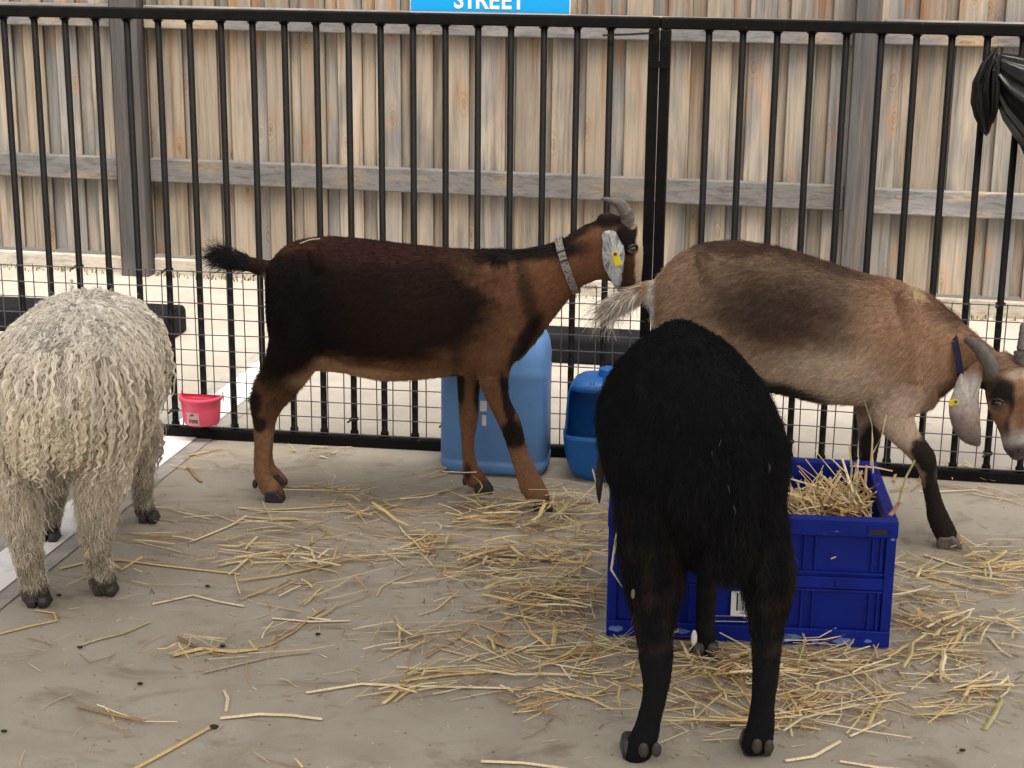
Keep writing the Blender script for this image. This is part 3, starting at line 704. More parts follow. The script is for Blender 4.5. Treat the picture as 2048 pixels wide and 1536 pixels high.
def fur(name, o, n, flow, length, color, parent, mat, lift=.25, k=4, r0=.00035, droop=.3, noise=.25, keep=None, seed=1, clump=0., var=.25):
    P, Nn, r_ = sample(o, n, keep, seed)
    f = unit(flow(P, Nn)); f = f-(f*Nn).sum(1)[:, None]*Nn; f = unit(unit(f)+r_.normal(0, noise, (n, 3)))
    L = length(P, Nn)*r_.uniform(.6, 1.25, n); lf = (lift(P, Nn) if callable(lift) else lift)*r_.uniform(.5, 1.4, n)
    d = unit(f+Nn*lf[:, None]); st_ = L/(k-1); pts = np.empty((n, k, 3)); pts[:, 0] = P-Nn*.001; cur = pts[:, 0].copy()
    for j in range(1, k):
        cur = cur+d*st_[:, None]; pts[:, j] = cur
        d = unit(d+np.array([0, 0, -1.])*droop*.35-Nn*(lf*.45)[:, None]+r_.normal(0, noise*.25, (n, 3)))
    if clump > 0:
        m = max(n//28, 1); ci = r_.choice(n, m, replace=False); cell = {}
        key = np.floor(P/.012).astype(int)
        kk = key[:, 0]*73856093 ^ key[:, 1]*19349663 ^ key[:, 2]*83492791
        _, inv = np.unique(kk, return_inverse=True); cnt = np.bincount(inv).astype(float)
        for j in range(1, k):
            off = pts[:, j]-P; w_ = clump*(j/(k-1))**1.2
            tip = np.stack([np.bincount(inv, pts[:, j, q])/cnt for q in range(3)], 1)[inv]
            pts[:, j] = pts[:, j]*(1-w_)+tip*w_
    col = color(P)*np.exp(r_.normal(0, var, n))[:, None]
    rad = np.linspace(1, .25, k)[None]*r0*r_.uniform(.7, 1.3, n)[:, None]
    return hair_obj(name, pts, rad, np.clip(col, 0, 1), mat, parent)
def leafplate(name, outline, mat, parent, th=.006, bulge=.012, nrm=None, sub=True):
    """an ear: an outline in space with thickness and a gentle cup"""
    O = np.array(outline); m_ = len(O); O = catmull(np.vstack([O[-2:], O, O[:3]]), 4)[8:8+4*m_]; c = O.mean(0); n = len(O); rings = []
    V = []; F = []
    lay = [1.0, .8, .5, .2]
    for sgn in (1, -1):
        for q in lay: V += list(c+(O-c)*q+nrm*(bulge*(1-q*q)+sgn*th*.5*(1-q**6*.8)))
        V.append(c+nrm*(bulge+sgn*th*.5))
    m = n*len(lay)+1
    for sgn in (0, 1):
        b = sgn*m
        for i in range(len(lay)-1):
            for k in range(n):
                f = (b+i*n+k, b+i*n+(k+1) % n, b+(i+1)*n+(k+1) % n, b+(i+1)*n+k); F.append(f)
        for k in range(n): F.append((b+(len(lay)-1)*n+k, b+(len(lay)-1)*n+(k+1) % n, b+m-1))
    for k in range(n): F.append((k, (k+1) % n, m+(k+1) % n, m+k))
    o = fixn(mk(name, V, F, mat, parent, True, org=wl(parent)))
    if sub and False:
        md = o.modifiers.new('s', 'SUBSURF'); md.levels = 1; md.render_levels = 1; bake(o)
    return o
def hoof(c, fwd, parent, mat, L=.050, W=.042, Hh=.034, name='hoof'):
    f = np.array(fwd, float); f /= np.linalg.norm(f); s_ = np.array([-f[1], f[0], 0]); c = np.array(c, float); mb = MB()
    pr = [(-.48, .02), (-.30, 0), (.50, 0), (.46, .30), (.12, 1.0), (-.40, .92), (-.52, .5)]
    for sg in (-1, 1):
        V = []
        for y, sc_ in ((.05, .92), (.16, 1), (.40, 1), (.5, .84)):
            for x, z in pr: V.append(c+f*(x*L*sc_ + (-.02*L if abs(y) > .4 else 0))+s_*sg*y*W+Z3*(z*Hh*(sc_ if z > .1 else 1)+.001))
        m = len(pr); F = [tuple(range(m)), tuple(3*m+k for k in range(m))]
        for i in range(3):
            for k in range(m): F.append((i*m+k, i*m+(k+1) % m, (i+1)*m+(k+1) % m, (i+1)*m+k))
        mb.add(V, F)
    o = fixn(mb.build(name, M[mat], parent)); return bevel(o, .003, 2, 30)
def ball(name, c, r, mat, parent, sc=(1, 1, 1), ax=None, n=14):
    bm = bmesh.new(); bmesh.ops.create_uvsphere(bm, u_segments=n*2, v_segments=n, radius=1)
    A = np.eye(3) if ax is None else np.array(ax)
    for v in bm.verts:
        p = np.array(v.co)*np.array(sc)*r; v.co = Vector(c+p@A)
    return bm_mk(name, bm, M[mat], parent, True)
def eye(c, out, up, parent, r=.011):
    out = np.array(out)/np.linalg.norm(out); up = np.array(up, float); up -= out*(up@out); up /= np.linalg.norm(up); sd_ = np.cross(up, out); A = np.array([sd_, up, out])
    e = ball('eye', c, r, 'amber', parent, (1, .9, 1), A)
    ball('pupil', c+out*r*.82, r*.45, 'black', e, (1.35, .6, .55), A)
    for sg, nm in ((1, 'upper_eyelid'), (-1, 'lower_eyelid')):
        mb = MB(); P_ = [c+sd_*r*1.25*math.cos(t)+up*sg*r*.95*math.sin(t)+out*r*(.25+.45*math.sin(t)) for t in np.linspace(0, math.pi, 10)]
        mb.tube(P_, r*.30, 8); mb.build(nm, M['lid'] if sg < 0 else M['black'], parent, True)
    return e
def horn(P, r_, parent):
    P = catmull(P, 9); rr = np.interp(np.linspace(0, 1, len(P)), np.linspace(0, 1, len(r_)), r_)
    rr = rr*(1+.06*np.sin(np.arange(len(P))*2.1))*(1+.03*np.random.default_rng(3).normal(size=len(P))); mb = MB(); mb.tube(P, list(rr), 14, flat=1.25); return mb.build('horn', M['horn'], parent, True)
def band(name, pa, pb, pl, wid, half, wdt, mat, parent, n=36, th=.002):
    """a strap round a neck: pa, pb the two ends seen, half its sideways radius"""
    A = pl.at(*pa); B = pl.at(*pb); c = (A+B)/2; u = (A-B)/2; ax = np.cross(u/np.linalg.norm(u), pl.n); ax /= np.linalg.norm(ax)
    V = []
    for k in range(n):
        t = 2*math.pi*k/n; e = u*math.cos(t)+pl.n*half*math.sin(t); en = e/np.linalg.norm(e)
        for q, tt in ((-.5, 0), (.5, 0), (.5, th), (-.5, th)): V.append(c+e+en*tt+ax*wid*q)
    F = []
    for k in range(n):
        for q in range(4): F.append((k*4+q, k*4+(q+1) % 4, ((k+1) % n)*4+(q+1) % 4, ((k+1) % n)*4+q))
    return fixn(mk(name, V, F, mat, parent, False, org=wl(parent))), c, u, ax

# ======================= dark brown goat (side view, facing right)
pl = Plane((-.613, 4.305), (.085, 4.255)); bd = pl.d; NR = .062
brown = thing('goat', pl.at(790, 990)*[1, 1, 0], 'dark brown and black goat with patterned collar standing side on before the jerry can', 'goat')
mb = MB()
loft(mb, prof(pl, [(536, 545, 538, 600, .03), (548, 515, 546, 680, .075), (575, 488, 575, 728, .102), (622, 474, 640, 738, .118), (680, 473, 700, 746, .132), (760, 482, 765, 759, .148), (840, 491, 835, 757, .15),
    (910, 497, 905, 750, .138), (970, 498, 962, 745, .12), (1005, 498, 1012, 738, .104), (1035, 502, 1035, 716, .082), (1060, 525, 1048, 690, .05)]), 28, 3, 2.15)
loft(mb, prof(pl, [(975, 500, 1040, 722, .09), (1030, 498, 1072, 686, .074), (1075, 491, 1106, 640, .06), (1118, 479, 1153, 583, .050), (1155, 456, 1180, 567, .046), (1188, 440, 1205, 562, .046), (1205, 434, 1222, 566, .046)]), 20, 3)
loft(mb, prof(pl, [(1195, 444, 1240, 432, .032), (1193, 462, 1274, 446, .047), (1200, 492, 1286, 474, .054), (1206, 525, 1289, 508, .047), (1218, 556, 1287, 542, .037), (1230, 578, 1283, 568, .031), (1242, 594, 1272, 588, .024)]), 18, 3)
for sg, dx in ((1, 0), (-1, 0)):
    o_ = NR*sg
    f = (lambda r_: r_) if sg > 0 else (lambda r_: (r_[0]+6, r_[1]-22, r_[2]+6, r_[3]-22)+tuple(r_[4:]))
    hind = [(548, 560, 680, 600, .055, -.012*sg), (542, 640, 668, 682, .058), (537, 690, 638, 732, .046), (524, 742, 604, 776, .031), (499, 797, 563, 824, .023), (506, 848, 549, 858, .0185), (508, 905, 541, 911, .0165), (507, 945, 543, 949, .0185), (516, 972, 560, 968, .019), (524, 988, 570, 982, .02)]
    loft(mb, prof(pl, [f(r_) for r_ in hind], o_), 16, 3)
fore1 = [(925, 640, 1045, 690, .05, -.012), (932, 690, 1035, 715, .046, -.006), (950, 735, 1020, 742, .035), (968, 790, 1019, 794, .026), (990, 836, 1040, 836, .024), (1004, 866, 1047, 862, .0235), (1017, 903, 1056, 898, .0168), (1030, 948, 1077, 942, .0158), (1041, 984, 1092, 972, .0185), (1056, 1002, 1101, 990, .019)]
loft(mb, prof(pl, fore1, NR), 16, 3)
fore2 = [(912, 690, 985, 690, .04, .01), (913, 742, 966, 740, .031), (915, 790, 959, 790, .025), (918, 836, 957, 838, .0235), (922, 880, 949, 880, .0165), (924, 922, 952, 921, .0158), (925, 952, 966, 943, .0185), (934, 970, 978, 960, .019)]
loft(mb, prof(pl, fore2, -NR), 16, 3)
loft(mb, prof(pl, [(560, 505, 560, 575, .03), (538, 518, 536, 560, .021), (505, 513, 508, 547, .018), (470, 503, 476, 538, .014), (445, 500, 452, 528, .01)]), 12, 3)
loft(mb, prof(pl, [(612, 500, 650, 508, .018), (618, 520, 655, 530, .022), (622, 545, 650, 552, .016)], .088), 12, 3)
loft(mb, prof(pl, [(985, 520, 1015, 524, .016), (978, 560, 1018, 566, .024), (975, 610, 1022, 622, .03), (990, 660, 1035, 668, .03)], .070), 12, 3)
loft(mb, prof(pl, [(560, 610, 640, 620, .03), (556, 650, 640, 665, .03), (555, 690, 620, 705, .02)], .080), 12, 3)
bb = body_mesh('body', mb, .006, 3, brown, M['skin'])
BK = (.009, .0075, .0075)
L_br = [(735, 585, 255, 118, 3, (.0095, .0062, .0052), .97, .17), (790, 492, 250, 26, 2, (.034, .0135, .0105), .85, .6), (585, 640, 105, 130, 0, (.006, .005, .005), .95, .3),
    (740, 748, 135, 32, 2, (.42, .25, .145), .95, .3), (680, 725, 40, 22, 30, (.38, .22, .125), .8, .4), (880, 745, 90, 22, 0, (.28, .155, .085), .8, .5),
    (528, 920, 40, 100, 0, (.27, .15, .087), .95, .15), (562, 795, 16, 42, 25, (.10, .05, .028), .8, .5), (512, 800, 22, 38, 25, BK, .9, .3), (532, 832, 14, 16, 0, BK, .9, .3),
    (1140, 545, 90, 70, -25, (.175, .08, .042), .9, .5), (1060, 497, 125, 20, -4, BK, .95, .4), (1150, 462, 55, 13, -33, BK, .9, .4), (1215, 438, 45, 13, -5, BK, .95, .3),
    (1258, 472, 24, 34, -10, BK, .97, .2), (1250, 548, 30, 40, 0, (.075, .034, .018), .9, .4), (1279, 508, 8, 66, 2, (.66, .52, .37), .98, .25), (1279, 572, 6, 14, 0, (.4, .3, .2), .7, .4), (1240, 480, 10, 40, 0, BK, .6, .5), (1266, 446, 8, 8, 0, (.45, .33, .22), .8, .3),
    (1062, 590, 16, 85, -14, BK, .72, .6), (1055, 668, 16, 60, 30, BK, .9, .4), (1031, 852, 22, 32, -15, BK, .95, .2), (1020, 785, 10, 60, -10, BK, .95, .2), (958, 815, 13, 52, -4, BK, .9, .25), (918, 775, 9, 48, 0, BK, .9, .3),
    (1060, 945, 40, 70, -25, (.23, .125, .072), .9, .2), (938, 905, 30, 80, 0, (.20, .10, .055), .9, .2), (1040, 972, 8, 12, 0, BK, .8, .3), (932, 955, 8, 16, 0, BK, .8, .3), (512, 962, 9, 14, 0, BK, .85, .3), (1085, 985, 20, 25, -30, (.21, .12, .08), .7, .4),
    (533, 585, 6, 40, 0, (.42, .28, .18), .9, .3), (440, 515, 85, 40, 0, BK, .95, .3), (515, 522, 35, 14, 5, (.05, .024, .017), .6, .5), (925, 690, 14, 30, 0, BK, .5, .5), (850, 620, 70, 90, 0, (.03, .016, .012), .3, .6)]
def col_br(P): return blobs(pix(pl.flat(P)), P, (.155, .077, .041), L_br, .06)
put_col(bb, col_br(coords(bb)))
def flow_side(pl_, d, headpx):
    def f(P, Nn):
        leg = sstep(.36, .26, P[:, 2])[:, None]; q = pix(pl_.flat(P)); tail = (q[:, 0] < headpx[0])[:, None]
        b = -d*.9+np.array([0, 0, -.45]); l = np.array([0, 0, -1.])-d*.25; return np.where(tail, -d+np.array([0, 0, .05]), b*(1-leg)+l*leg)
    return f
def len_br(P, Nn):
    q = pix(pl.flat(P)); L = np.full(len(P), .015); L[(q[:, 1] > 760)] = .009; L[q[:, 0] > 1190] = .006
    t = q[:, 0] < 545; t &= q[:, 1] < 600; L[t] = .014+.022*sstep(500, 440, q[t, 0]); m = (q[:, 0] > 960) & (q[:, 0] < 1130) & (Nn[:, 2] > .75); L[m] = .022
    m = (q[:, 0] < 660) & (q[:, 1] > 690) & (q[:, 1] < 790); L[m] = .02; return L
vis = lambda P, Nn: 1-.6*sstep(.05, .5, Nn[:, 1])
def keep_tail(x0, f, y1=700):
    def k_(P, Nn):
        q = pix(P); return vis(P, Nn)*np.where((q[:, 0] < x0) & (q[:, 1] < y1), f, 1.)
    return k_
fur('fur', bb, 90000, flow_side(pl, bd, (540,)), len_br, col_br, brown, M['hair'], lambda P, Nn: .22+.35*sstep(500, 455, pix(P)[:, 0])*(P[:, 2] > .5), 4, .00042, .2, .22, keep_tail(540, 5.), 11, .35, .3)
def tail_hair(o, parent, x0, x1, ymax, n, Lf, flow, color, lift, seed):
    k_ = lambda P, Nn: ((pix(P)[:, 0] > x0) & (pix(P)[:, 0] < x1) & (P[:, 2] > .5) & (pix(P)[:, 1] < ymax)).astype(float)
    fur('tail_hair', o, n, flow, Lf, color, parent, M['hair'], lift, 6, .0006, .2, .28, k_, seed, 0, .4)
tail_hair(bb, brown, 380, 500, 600, 1700, lambda P, Nn: .032+.036*sstep(500, 450, pix(P)[:, 0]), lambda P, Nn: -bd+np.zeros_like(P), lambda P: np.tile([.016, .016, .018], (len(P), 1)), .42, 61)
for (px, o_) in (((1087, 1016), NR), ((968, 986), -NR), ((551, 1004), NR), ((556, 985), -NR)):
    c = pl.at(px[0], px[1], o_); c[2] = 0; hoof(c+bd*.0, bd, brown, 'hoof')
for px, o_ in (((1046, 978), NR), ((930, 962), -NR), ((510, 968), NR)):
    ball('dewclaw', pl.at(*px, o_), .009, 'hoof', brown, (.8, .9, 1.4), None, 8)
OC = [(1204.6, 466), (1219, 461), (1230.7, 463.6), (1239.6, 480.7), (1247.8, 495), (1248.5, 516), (1244, 549), (1242, 568), (1232, 577), (1219, 554), (1208.7, 533), (1204.6, 508), (1206, 487)]
def ear_of(P, mat, parent, pts, nrm, tint, n_fur, Lf=.005, gname='ear'):
    o = leafplate(gname, pts, mat, parent, .006, .011, nrm); put_col(o, tint(coords(o)))
    fur('ear_hair', o, n_fur, lambda P, Nn: np.tile([0, 0, -1.], (len(P), 1)), lambda P, Nn: np.full(len(P), Lf), tint, o, M['hair'], .2, 3, .0003, .1, .3, None, 5, 0, .22)
    return o
def tint_ear(P):
    n_ = wob(P, 110, 5)+.9*wob(P, 260, 6)+.4*wob(P, 25, 7); f = sstep(-.3, .9, n_)[:, None]
    return np.array([.56, .57, .59])*(1-f)+np.array([.16, .165, .18])*f
ear_of(None, M['skin'], brown, [pl.at(*p_, .068-.012*abs(i-6)/6) for i, p_ in enumerate(OC)], pl.n, tint_ear, 5000)
ear_of(None, M['skin'], brown, [pl.at(p_[0]+2, p_[1]-12, -.066) for p_ in OC], -pl.n, tint_ear, 1200)
tgc = pl.at(1233, 518, .088); tg = MB().box(tgc, (.018, .003, .036), bd*.93+Z3*.36, pl.n, Z3*.93-bd*.36).build('ear_tag', M['yellow'], brown); bevel(tg, .0014, 1)
MB().tube([pl.at(1230.5, 508, .088), pl.at(1230.5, 508, .093)], .0045, 12).build('tag_stud', M['black'], tg)
for sg in (1, -1):
    hp = [(1255, 450), (1250, 427), (1240, 411), (1222, 401.5), (1202, 397)] if sg > 0 else [(1257, 446), (1254, 424), (1244, 408), (1226, 400), (1206, 397)]
    horn([pl.at(*p_, .022*sg+.006*i*sg) for i, p_ in enumerate(hp)], [.0135, .0118, .0094, .0062, .002], brown)
eye(pl.at(1264, 497, .047), pl.n*.9+bd*.45, Z3, brown, .0105); eye(pl.at(1268, 489, -.047), -pl.n*.9+bd*.45, Z3, brown, .0105)
def collar_mat():
    a = N('patterned_collar'); P = a.coord(); v = a.n('ShaderNodeTexVoronoi'); v.inputs['Scale'].default_value = 190; a.l(P, v.inputs['Vector'])
    a.set(Base_Color=a.ramp(v.outputs['Distance'], (.25, (.03, .022, .02)), (.5, (.23, .205, .185))), Roughness=.8); return a.m
bo, bc, bu, bax = band('collar', (1117, 476), (1154, 585), pl, .019, .056, 0, collar_mat(), brown)
for t in (.9, 1.25):
    e_ = bu*math.cos(t)+pl.n*.056*math.sin(t); MB().box(bc+e_+e_/np.linalg.norm(e_)*.002, (.003, .024, .006), bax*0+np.cross(bax, e_/np.linalg.norm(e_)), bax, e_/np.linalg.norm(e_)).build('collar_slide', M['black'], bo)
# the white nick of straw on its rump
MB().tube([pl.at(600, 487, .03), pl.at(618, 480, .03), pl.at(640, 477, .028)], .0014, 5).build('caught_straw', M['horn'], brown).data.materials[0] = M['pale']

# ======================= tan goat (side view, facing right, head down and turned to the viewer)
pt = Plane((.35, 4.10), (1.06, 4.03)); tdv = pt.d; NT = .075
tan = thing('goat', pt.at(1600, 1045)*[1, 1, 0], 'tan goat with dark saddle, black forelegs and head lowered at the right edge', 'goat')
mb = MB()
loft(mb, prof(pt, [(1312, 562, 1312, 640, .03), (1328, 536, 1325, 720, .08), (1360, 507, 1360, 760, .11), (1412, 486, 1420, 770, .125), (1480, 483, 1500, 777, .14), (1560, 495, 1570, 787, .15), (1640, 520, 1640, 803, .152),
    (1720, 546, 1715, 806, .14), (1790, 560, 1778, 806, .125), (1840, 582, 1820, 820, .105), (1872, 610, 1856, 818, .08), (1898, 645, 1885, 790, .05)]), 28, 3, 2.15)
loft(mb, prof(pt, [(1800, 562, 1850, 812, .095), (1858, 590, 1885, 792, .082), (1905, 625, 1908, 775, .066), (1945, 660, 1932, 768, .056, .012), (1985, 694, 1960, 778, .051, .04), (2012, 716, 1990, 790, .048, .068)]), 20, 3)
# head in its own frame
hp0 = pt.at(2016, 742, .085); hp1 = pt.at(2040, 902, .13); hax = hp1-hp0; HL = np.linalg.norm(hax); hax /= HL
hfr = np.array([.30, -.93, .1]); hfr -= hax*(hfr@hax); hfr /= np.linalg.norm(hfr); hlat = np.cross(hfr, hax); hlat /= np.linalg.norm(hlat)
if hlat[0] < 0: hlat = -hlat
def HP(l, t, f): return hp0+hlat*l+hax*t*HL+hfr*f
loft(mb, [(HP(0, -.10, -.012), hfr*.035, hlat*.034), (HP(0, .02, -.004), hfr*.052, hlat*.050), (HP(0, .22, 0), hfr*.056, hlat*.0585), (HP(0, .42, -.004), hfr*.050, hlat*.056), (HP(0, .62, -.006), hfr*.041, hlat*.043), (HP(0, .8, -.008), hfr*.033, hlat*.034), (HP(0, .95, -.010), hfr*.028, hlat*.032), (HP(0, 1.04, -.012), hfr*.018, hlat*.022)], 20, 3, 2.2)
loft(mb, prof(pt, [(1735, 735, 1878, 790, .05, -.015), (1738, 790, 1868, 815, .046, -.006), (1742, 838, 1832, 822, .038), (1765, 868, 1835, 856, .030), (1795, 894, 1852, 880, .0265), (1822, 921, 1871, 907, .0245), (1838, 947, 1875, 937, .0225), (1843, 972, 1876, 964, .018), (1850, 1006, 1886, 1000, .0172), (1853, 1036, 1899, 1030, .0195), (1862, 1060, 1911, 1054, .0195), (1869, 1074, 1916, 1068, .02)], NT), 16, 3)
loft(mb, prof(pt, [(1708, 770, 1790, 790, .04, .012), (1712, 824, 1778, 830, .032), (1716, 868, 1765, 866, .027), (1717, 913, 1756, 908, .0225), (1722, 955, 1750, 955, .017), (1724, 990, 1752, 990, .0165), (1724, 1012, 1760, 1010, .0185)], -NT), 16, 3)
hind = [(1322, 580, 1460, 640, .055), (1318, 680, 1440, 720, .055), (1312, 740, 1400, 775, .044), (1300, 790, 1370, 815, .031), (1285, 835, 1335, 860, .023), (1288, 890, 1322, 898, .0185), (1290, 945, 1320, 950, .0165), (1290, 985, 1324, 990, .0185), (1300, 1015, 1340, 1010, .019)]
for sg in (1, -1):
    loft(mb, prof(pt, [(r_[0]+24, r_[1]-(0 if sg > 0 else 24), r_[2]+24, r_[3]-(0 if sg > 0 else 24), r_[4]) for r_ in hind], NT*sg*.85), 16, 3)
loft(mb, prof(pt, [(1345, 530, 1335, 610, .035), (1318, 552, 1314, 606, .024), (1285, 568, 1285, 604, .02), (1255, 584, 1256, 612, .015), (1232, 598, 1236, 618, .01)]), 12, 3)
loft(mb, prof(pt, [(1392, 515, 1432, 522, .018), (1398, 538, 1438, 546, .022), (1402, 565, 1434, 572, .016)], .092), 12, 3)
loft(mb, prof(pt, [(1795, 585, 1832, 592, .018), (1788, 630, 1840, 640, .026), (1780, 690, 1845, 705, .032), (1780, 740, 1850, 755, .03)], .084), 12, 3)
tb_ = body_mesh('body', mb, .006, 3, tan, M['skin'])
BT = (.014, .012, .0115)
L_tn = [(1590, 545, 230, 48, 12, (.13, .088, .06), .75, .55), (1540, 602, 150, 68, 6, (.042, .027, .022), .92, .65), (1610, 655, 90, 50, 10, (.07, .042, .03), .55, .6), (1480, 490, 130, 13, 2, (.05, .03, .022), .8, .5), (1640, 522, 130, 11, 17, (.055, .032, .024), .75, .5), (1880, 612, 75, 15, 38, (.055, .03, .022), .8, .5), (1930, 650, 60, 9, 38, (.07, .04, .03), .6, .5),
    (1360, 560, 60, 60, 0, (0.260, 0.163, 0.111), .5, .6), (1800, 625, 85, 75, 0, (.35, .205, .128), .75, .6), (1660, 735, 125, 60, 8, (.56, .44, .33), .85, .55), (1380, 690, 90, 55, 0, (.42, .28, .18), .6, .6),
    (1580, 772, 75, 24, 12, (.028, .021, .018), .92, .45), (1510, 770, 70, 30, 0, (.03, .022, .018), .7, .5), (1785, 818, 62, 58, 0, (.58, .45, .35), .85, .5), (1800, 700, 70, 60, 0, (0.305, 0.176, 0.111), .5, .6),
    (1875, 790, 42, 40, 0, (.12, .068, .042), .75, .5), (1920, 700, 60, 50, 0, (0.345, 0.189, 0.107), .7, .5), (1838, 588, 22, 5, 28, (0.598, 0.494, 0.286), .8, .4), (1840, 830, 16, 12, 0, (0.468, 0.351, 0.260), .7, .4),
    (1885, 1010, 60, 112, 0, BT, .98, .12), (1850, 892, 28, 45, -38, BT, .97, .15), (1868, 925, 8, 14, 0, (.09, .075, .055), .7, .4), (1720, 880, 14, 70, 0, (0.390, 0.299, 0.234), .7, .4), (1748, 905, 24, 50, 0, BT, .95, .25), (1735, 985, 30, 60, 0, BT, .97, .2),
    (1330, 930, 60, 120, 0, BT, .9, .3), (1238, 606, 52, 26, -18, (0.676, 0.624, 0.546), .9, .35), (1285, 578, 35, 12, -28, (0.442, 0.286, 0.195), .7, .5), (1288, 610, 32, 9, -5, BT, .95, .3), (1310, 600, 8, 44, 4, (0.800, 0.800, 0.754), .95, .3), (1222, 618, 22, 10, -40, (.08, .08, .085), .6, .5)]
L_hd = [(0, .20, .035, .12, 0, (.29, .18, .115), .8, .4), (.042, .27, .020, .20, 0, BT, .97, .3), (.034, .40, .013, .10, 0, BT, .95, .3), (.032, .58, .007, .17, 0, (.03, .022, .018), .9, .4), (.056, .42, .010, .07, 0, (.40, .29, .20), .8, .4), (.02, .64, .010, .14, 0, (.42, .32, .25), .7, .5), (0, .55, .022, .3, 0, (.17, .085, .048), .8, .5),
    (.055, .50, .02, .16, 0, (.27, .14, .075), .8, .4), (.01, .05, .022, .05, 0, (.5, .43, .34), .6, .5), (.0, .86, .05, .10, 0, (.40, .39, .38), .8, .7), (.0, 1.0, .045, .10, 0, (.06, .055, .055), .92, .5)]
def col_tn(P):
    c = blobs(pix(pt.flat(P)), P, (.36, .252, .17), L_tn, .1, 9)
    rel = P-hp0; l = np.abs(rel@hlat); t = (rel@hax)/HL; fr = rel@hfr
    m = sstep(-.16, .02, t)*sstep(.10, .08, l)*(fr > -.075)*sstep(1.3, 1.2, t); Q = np.stack([l, t], 1)
    h = blobs(Q, P, (.22, .13, .078), L_hd, .16, 15); return c*(1-m[:, None])+h*m[:, None]
put_col(tb_, col_tn(coords(tb_)))
def flow_tn(P, Nn):
    b = flow_side(pt, tdv, (1318,))(P, Nn); q = pix(P); tl = (q[:, 0] < 1318) & (q[:, 1] < 640); b[tl] = -tdv+np.array([0, 0, -.55]); 
    rel = P-hp0; t = (rel@hax)/HL; hd = (t > 0) & (np.abs(rel@hlat) < .08) & (rel@hfr > -.07); b[hd] = hax*.7-hfr*.1; return b
def len_tn(P, Nn):
    q = pix(P); L = np.full(len(P), .018); L[q[:, 1] > 830] = .009; rel = P-hp0; L[((rel@hax)/HL > -.05) & (np.abs(rel@hlat) < .08) & (rel@hfr > -.07)] = .006
    t = (q[:, 0] < 1325) & (q[:, 1] < 650); L[t] = .026+.03*sstep(1320, 1235, q[t, 0]); m = (Nn[:, 2] > .8) & (q[:, 0] > 1340); L[m] = .024; m = (q[:, 0] > 1850) & (q[:, 0] < 1925) & (q[:, 1] < 665) & (Nn[:, 2] > .55); L[m] = .034; m = (q[:, 0] > 1296) & (q[:, 0] < 1330) & (q[:, 1] > 560) & (q[:, 1] < 660); L[m] = .035; return L
fur('fur', tb_, 95000, flow_tn, len_tn, col_tn, tan, M['hair'], lambda P, Nn: .24+.4*sstep(1310, 1250, pix(P)[:, 0])*(P[:, 2] > .5), 5, .00044, .25, .24, keep_tail(1325, 4., 660), 21, .4, .32)
def ctail(P):
    f = np.random.default_rng(5).random(len(P)); c = np.where((f < .62)[:, None], np.array([.60, .56, .50]), np.where((f < .84)[:, None], np.array([.34, .24, .17]), np.array([.05, .048, .05]))); return c
tail_hair(tb_, tan, 1200, 1290, 640, 1500, lambda P, Nn: .035+.06*sstep(1300, 1235, pix(P)[:, 0]), lambda P, Nn: -tdv+np.array([0, 0, -.95])+np.zeros_like(P), ctail, .42, 62)
for px, o_ in (((1898, 1097), NT), ((1742, 1040), -NT)):
    c = pt.at(*px, o_); c[2] = 0; hoof(c, tdv+np.array([.0, -.1, 0]), tan, 'hoofgrey', .062, .044, .034)
for px, o_ in (((1344, 1042), NT*.85), ((1344, 1018), -NT*.85)):
    c = pt.at(*px, o_); c[2] = 0; hoof(c, tdv, tan, 'hoofgrey')
OT = [(1931, 742), (1918, 752), (1904, 790), (1898, 807), (1899, 832), (1908, 861), (1925, 882), (1946, 891), (1960.5, 890), (1962, 865), (1959, 827.5), (1958, 798), (1960, 772), (1966, 752), (1966, 736), (1958, 722), (1946, 728)]
pe = Plane(hp0+hfr*.012, hp0+hfr*.012+np.array([.9, -.25, 0]))
def tint_tear(P):
    q = pix(P); a = sstep(770, 735, q[:, 1])[:, None]; b = sstep(815, 880, q[:, 1]-(q[:, 0]-1940)*.55)[:, None]; n_ = sstep(0, 1.2, wob(P, 50, 8))[:, None]
    c = (np.array([.62, .59, .56])*sstep(850, 790, q[:, 1])[:, None]+np.array([.50, .38, .32])*(1-sstep(850, 790, q[:, 1])[:, None]))*(1-.25*n_); c = c*(1-a)+np.array([.36, .22, .15])*a; c = c*(1-b*.75)+np.array([.11, .10, .105])*b*.75; return c
ear_of(None, M['skin'], tan, [pe.at(*p_, .012-.016*(1 if i in (0, 13, 14, 15, 16) else 0)) for i, p_ in enumerate(OT)], pe.n, tint_tear, 6000)
ear_of(None, M['skin'], tan, [HP(.05+.09*a+.012, t_, f_-.01) for a, t_, f_ in ((0, -.02, 0), (.35, .02, -.005), (.8, .3, -.01), (.95, .6, -.01), (.85, .9, 0), (.5, .95, .005), (.2, .6, .008), (.05, .25, .008))], hfr, tint_tear, 1500)
tgc = pe.at(1907, 805, .028); tg = MB().box(tgc, (.022, .003, .0145), np.array([.96, -.1, .26]), pe.n, np.array([-.26, 0, .96])).build('ear_tag', M['yellow'], tan); bevel(tg, .0012, 1)
MB().tube([pe.at(1912, 804, .028), pe.at(1912, 804, .033)], .0036, 12).build('tag_stud', M['black'], tg)
horn([HP(-.033, .06, .005), pt.at(1967, 707, .10), pt.at(1949, 689, .085), pt.at(1931, 677, .07)], [.0165, .0145, .0115, .006], tan)
horn([HP(.030, .06, .005), pt.at(2044, 706, .10), pt.at(2046, 680, .085), pt.at(2046, 648, .07)], [.0165, .0145, .0115, .006], tan)
eye(HP(-.0515, .37, .022), -hlat*.8+hfr*.6, -hax, tan, .0115); eye(HP(.0515, .37, .022), hlat*.8+hfr*.6, -hax, tan, .0115)
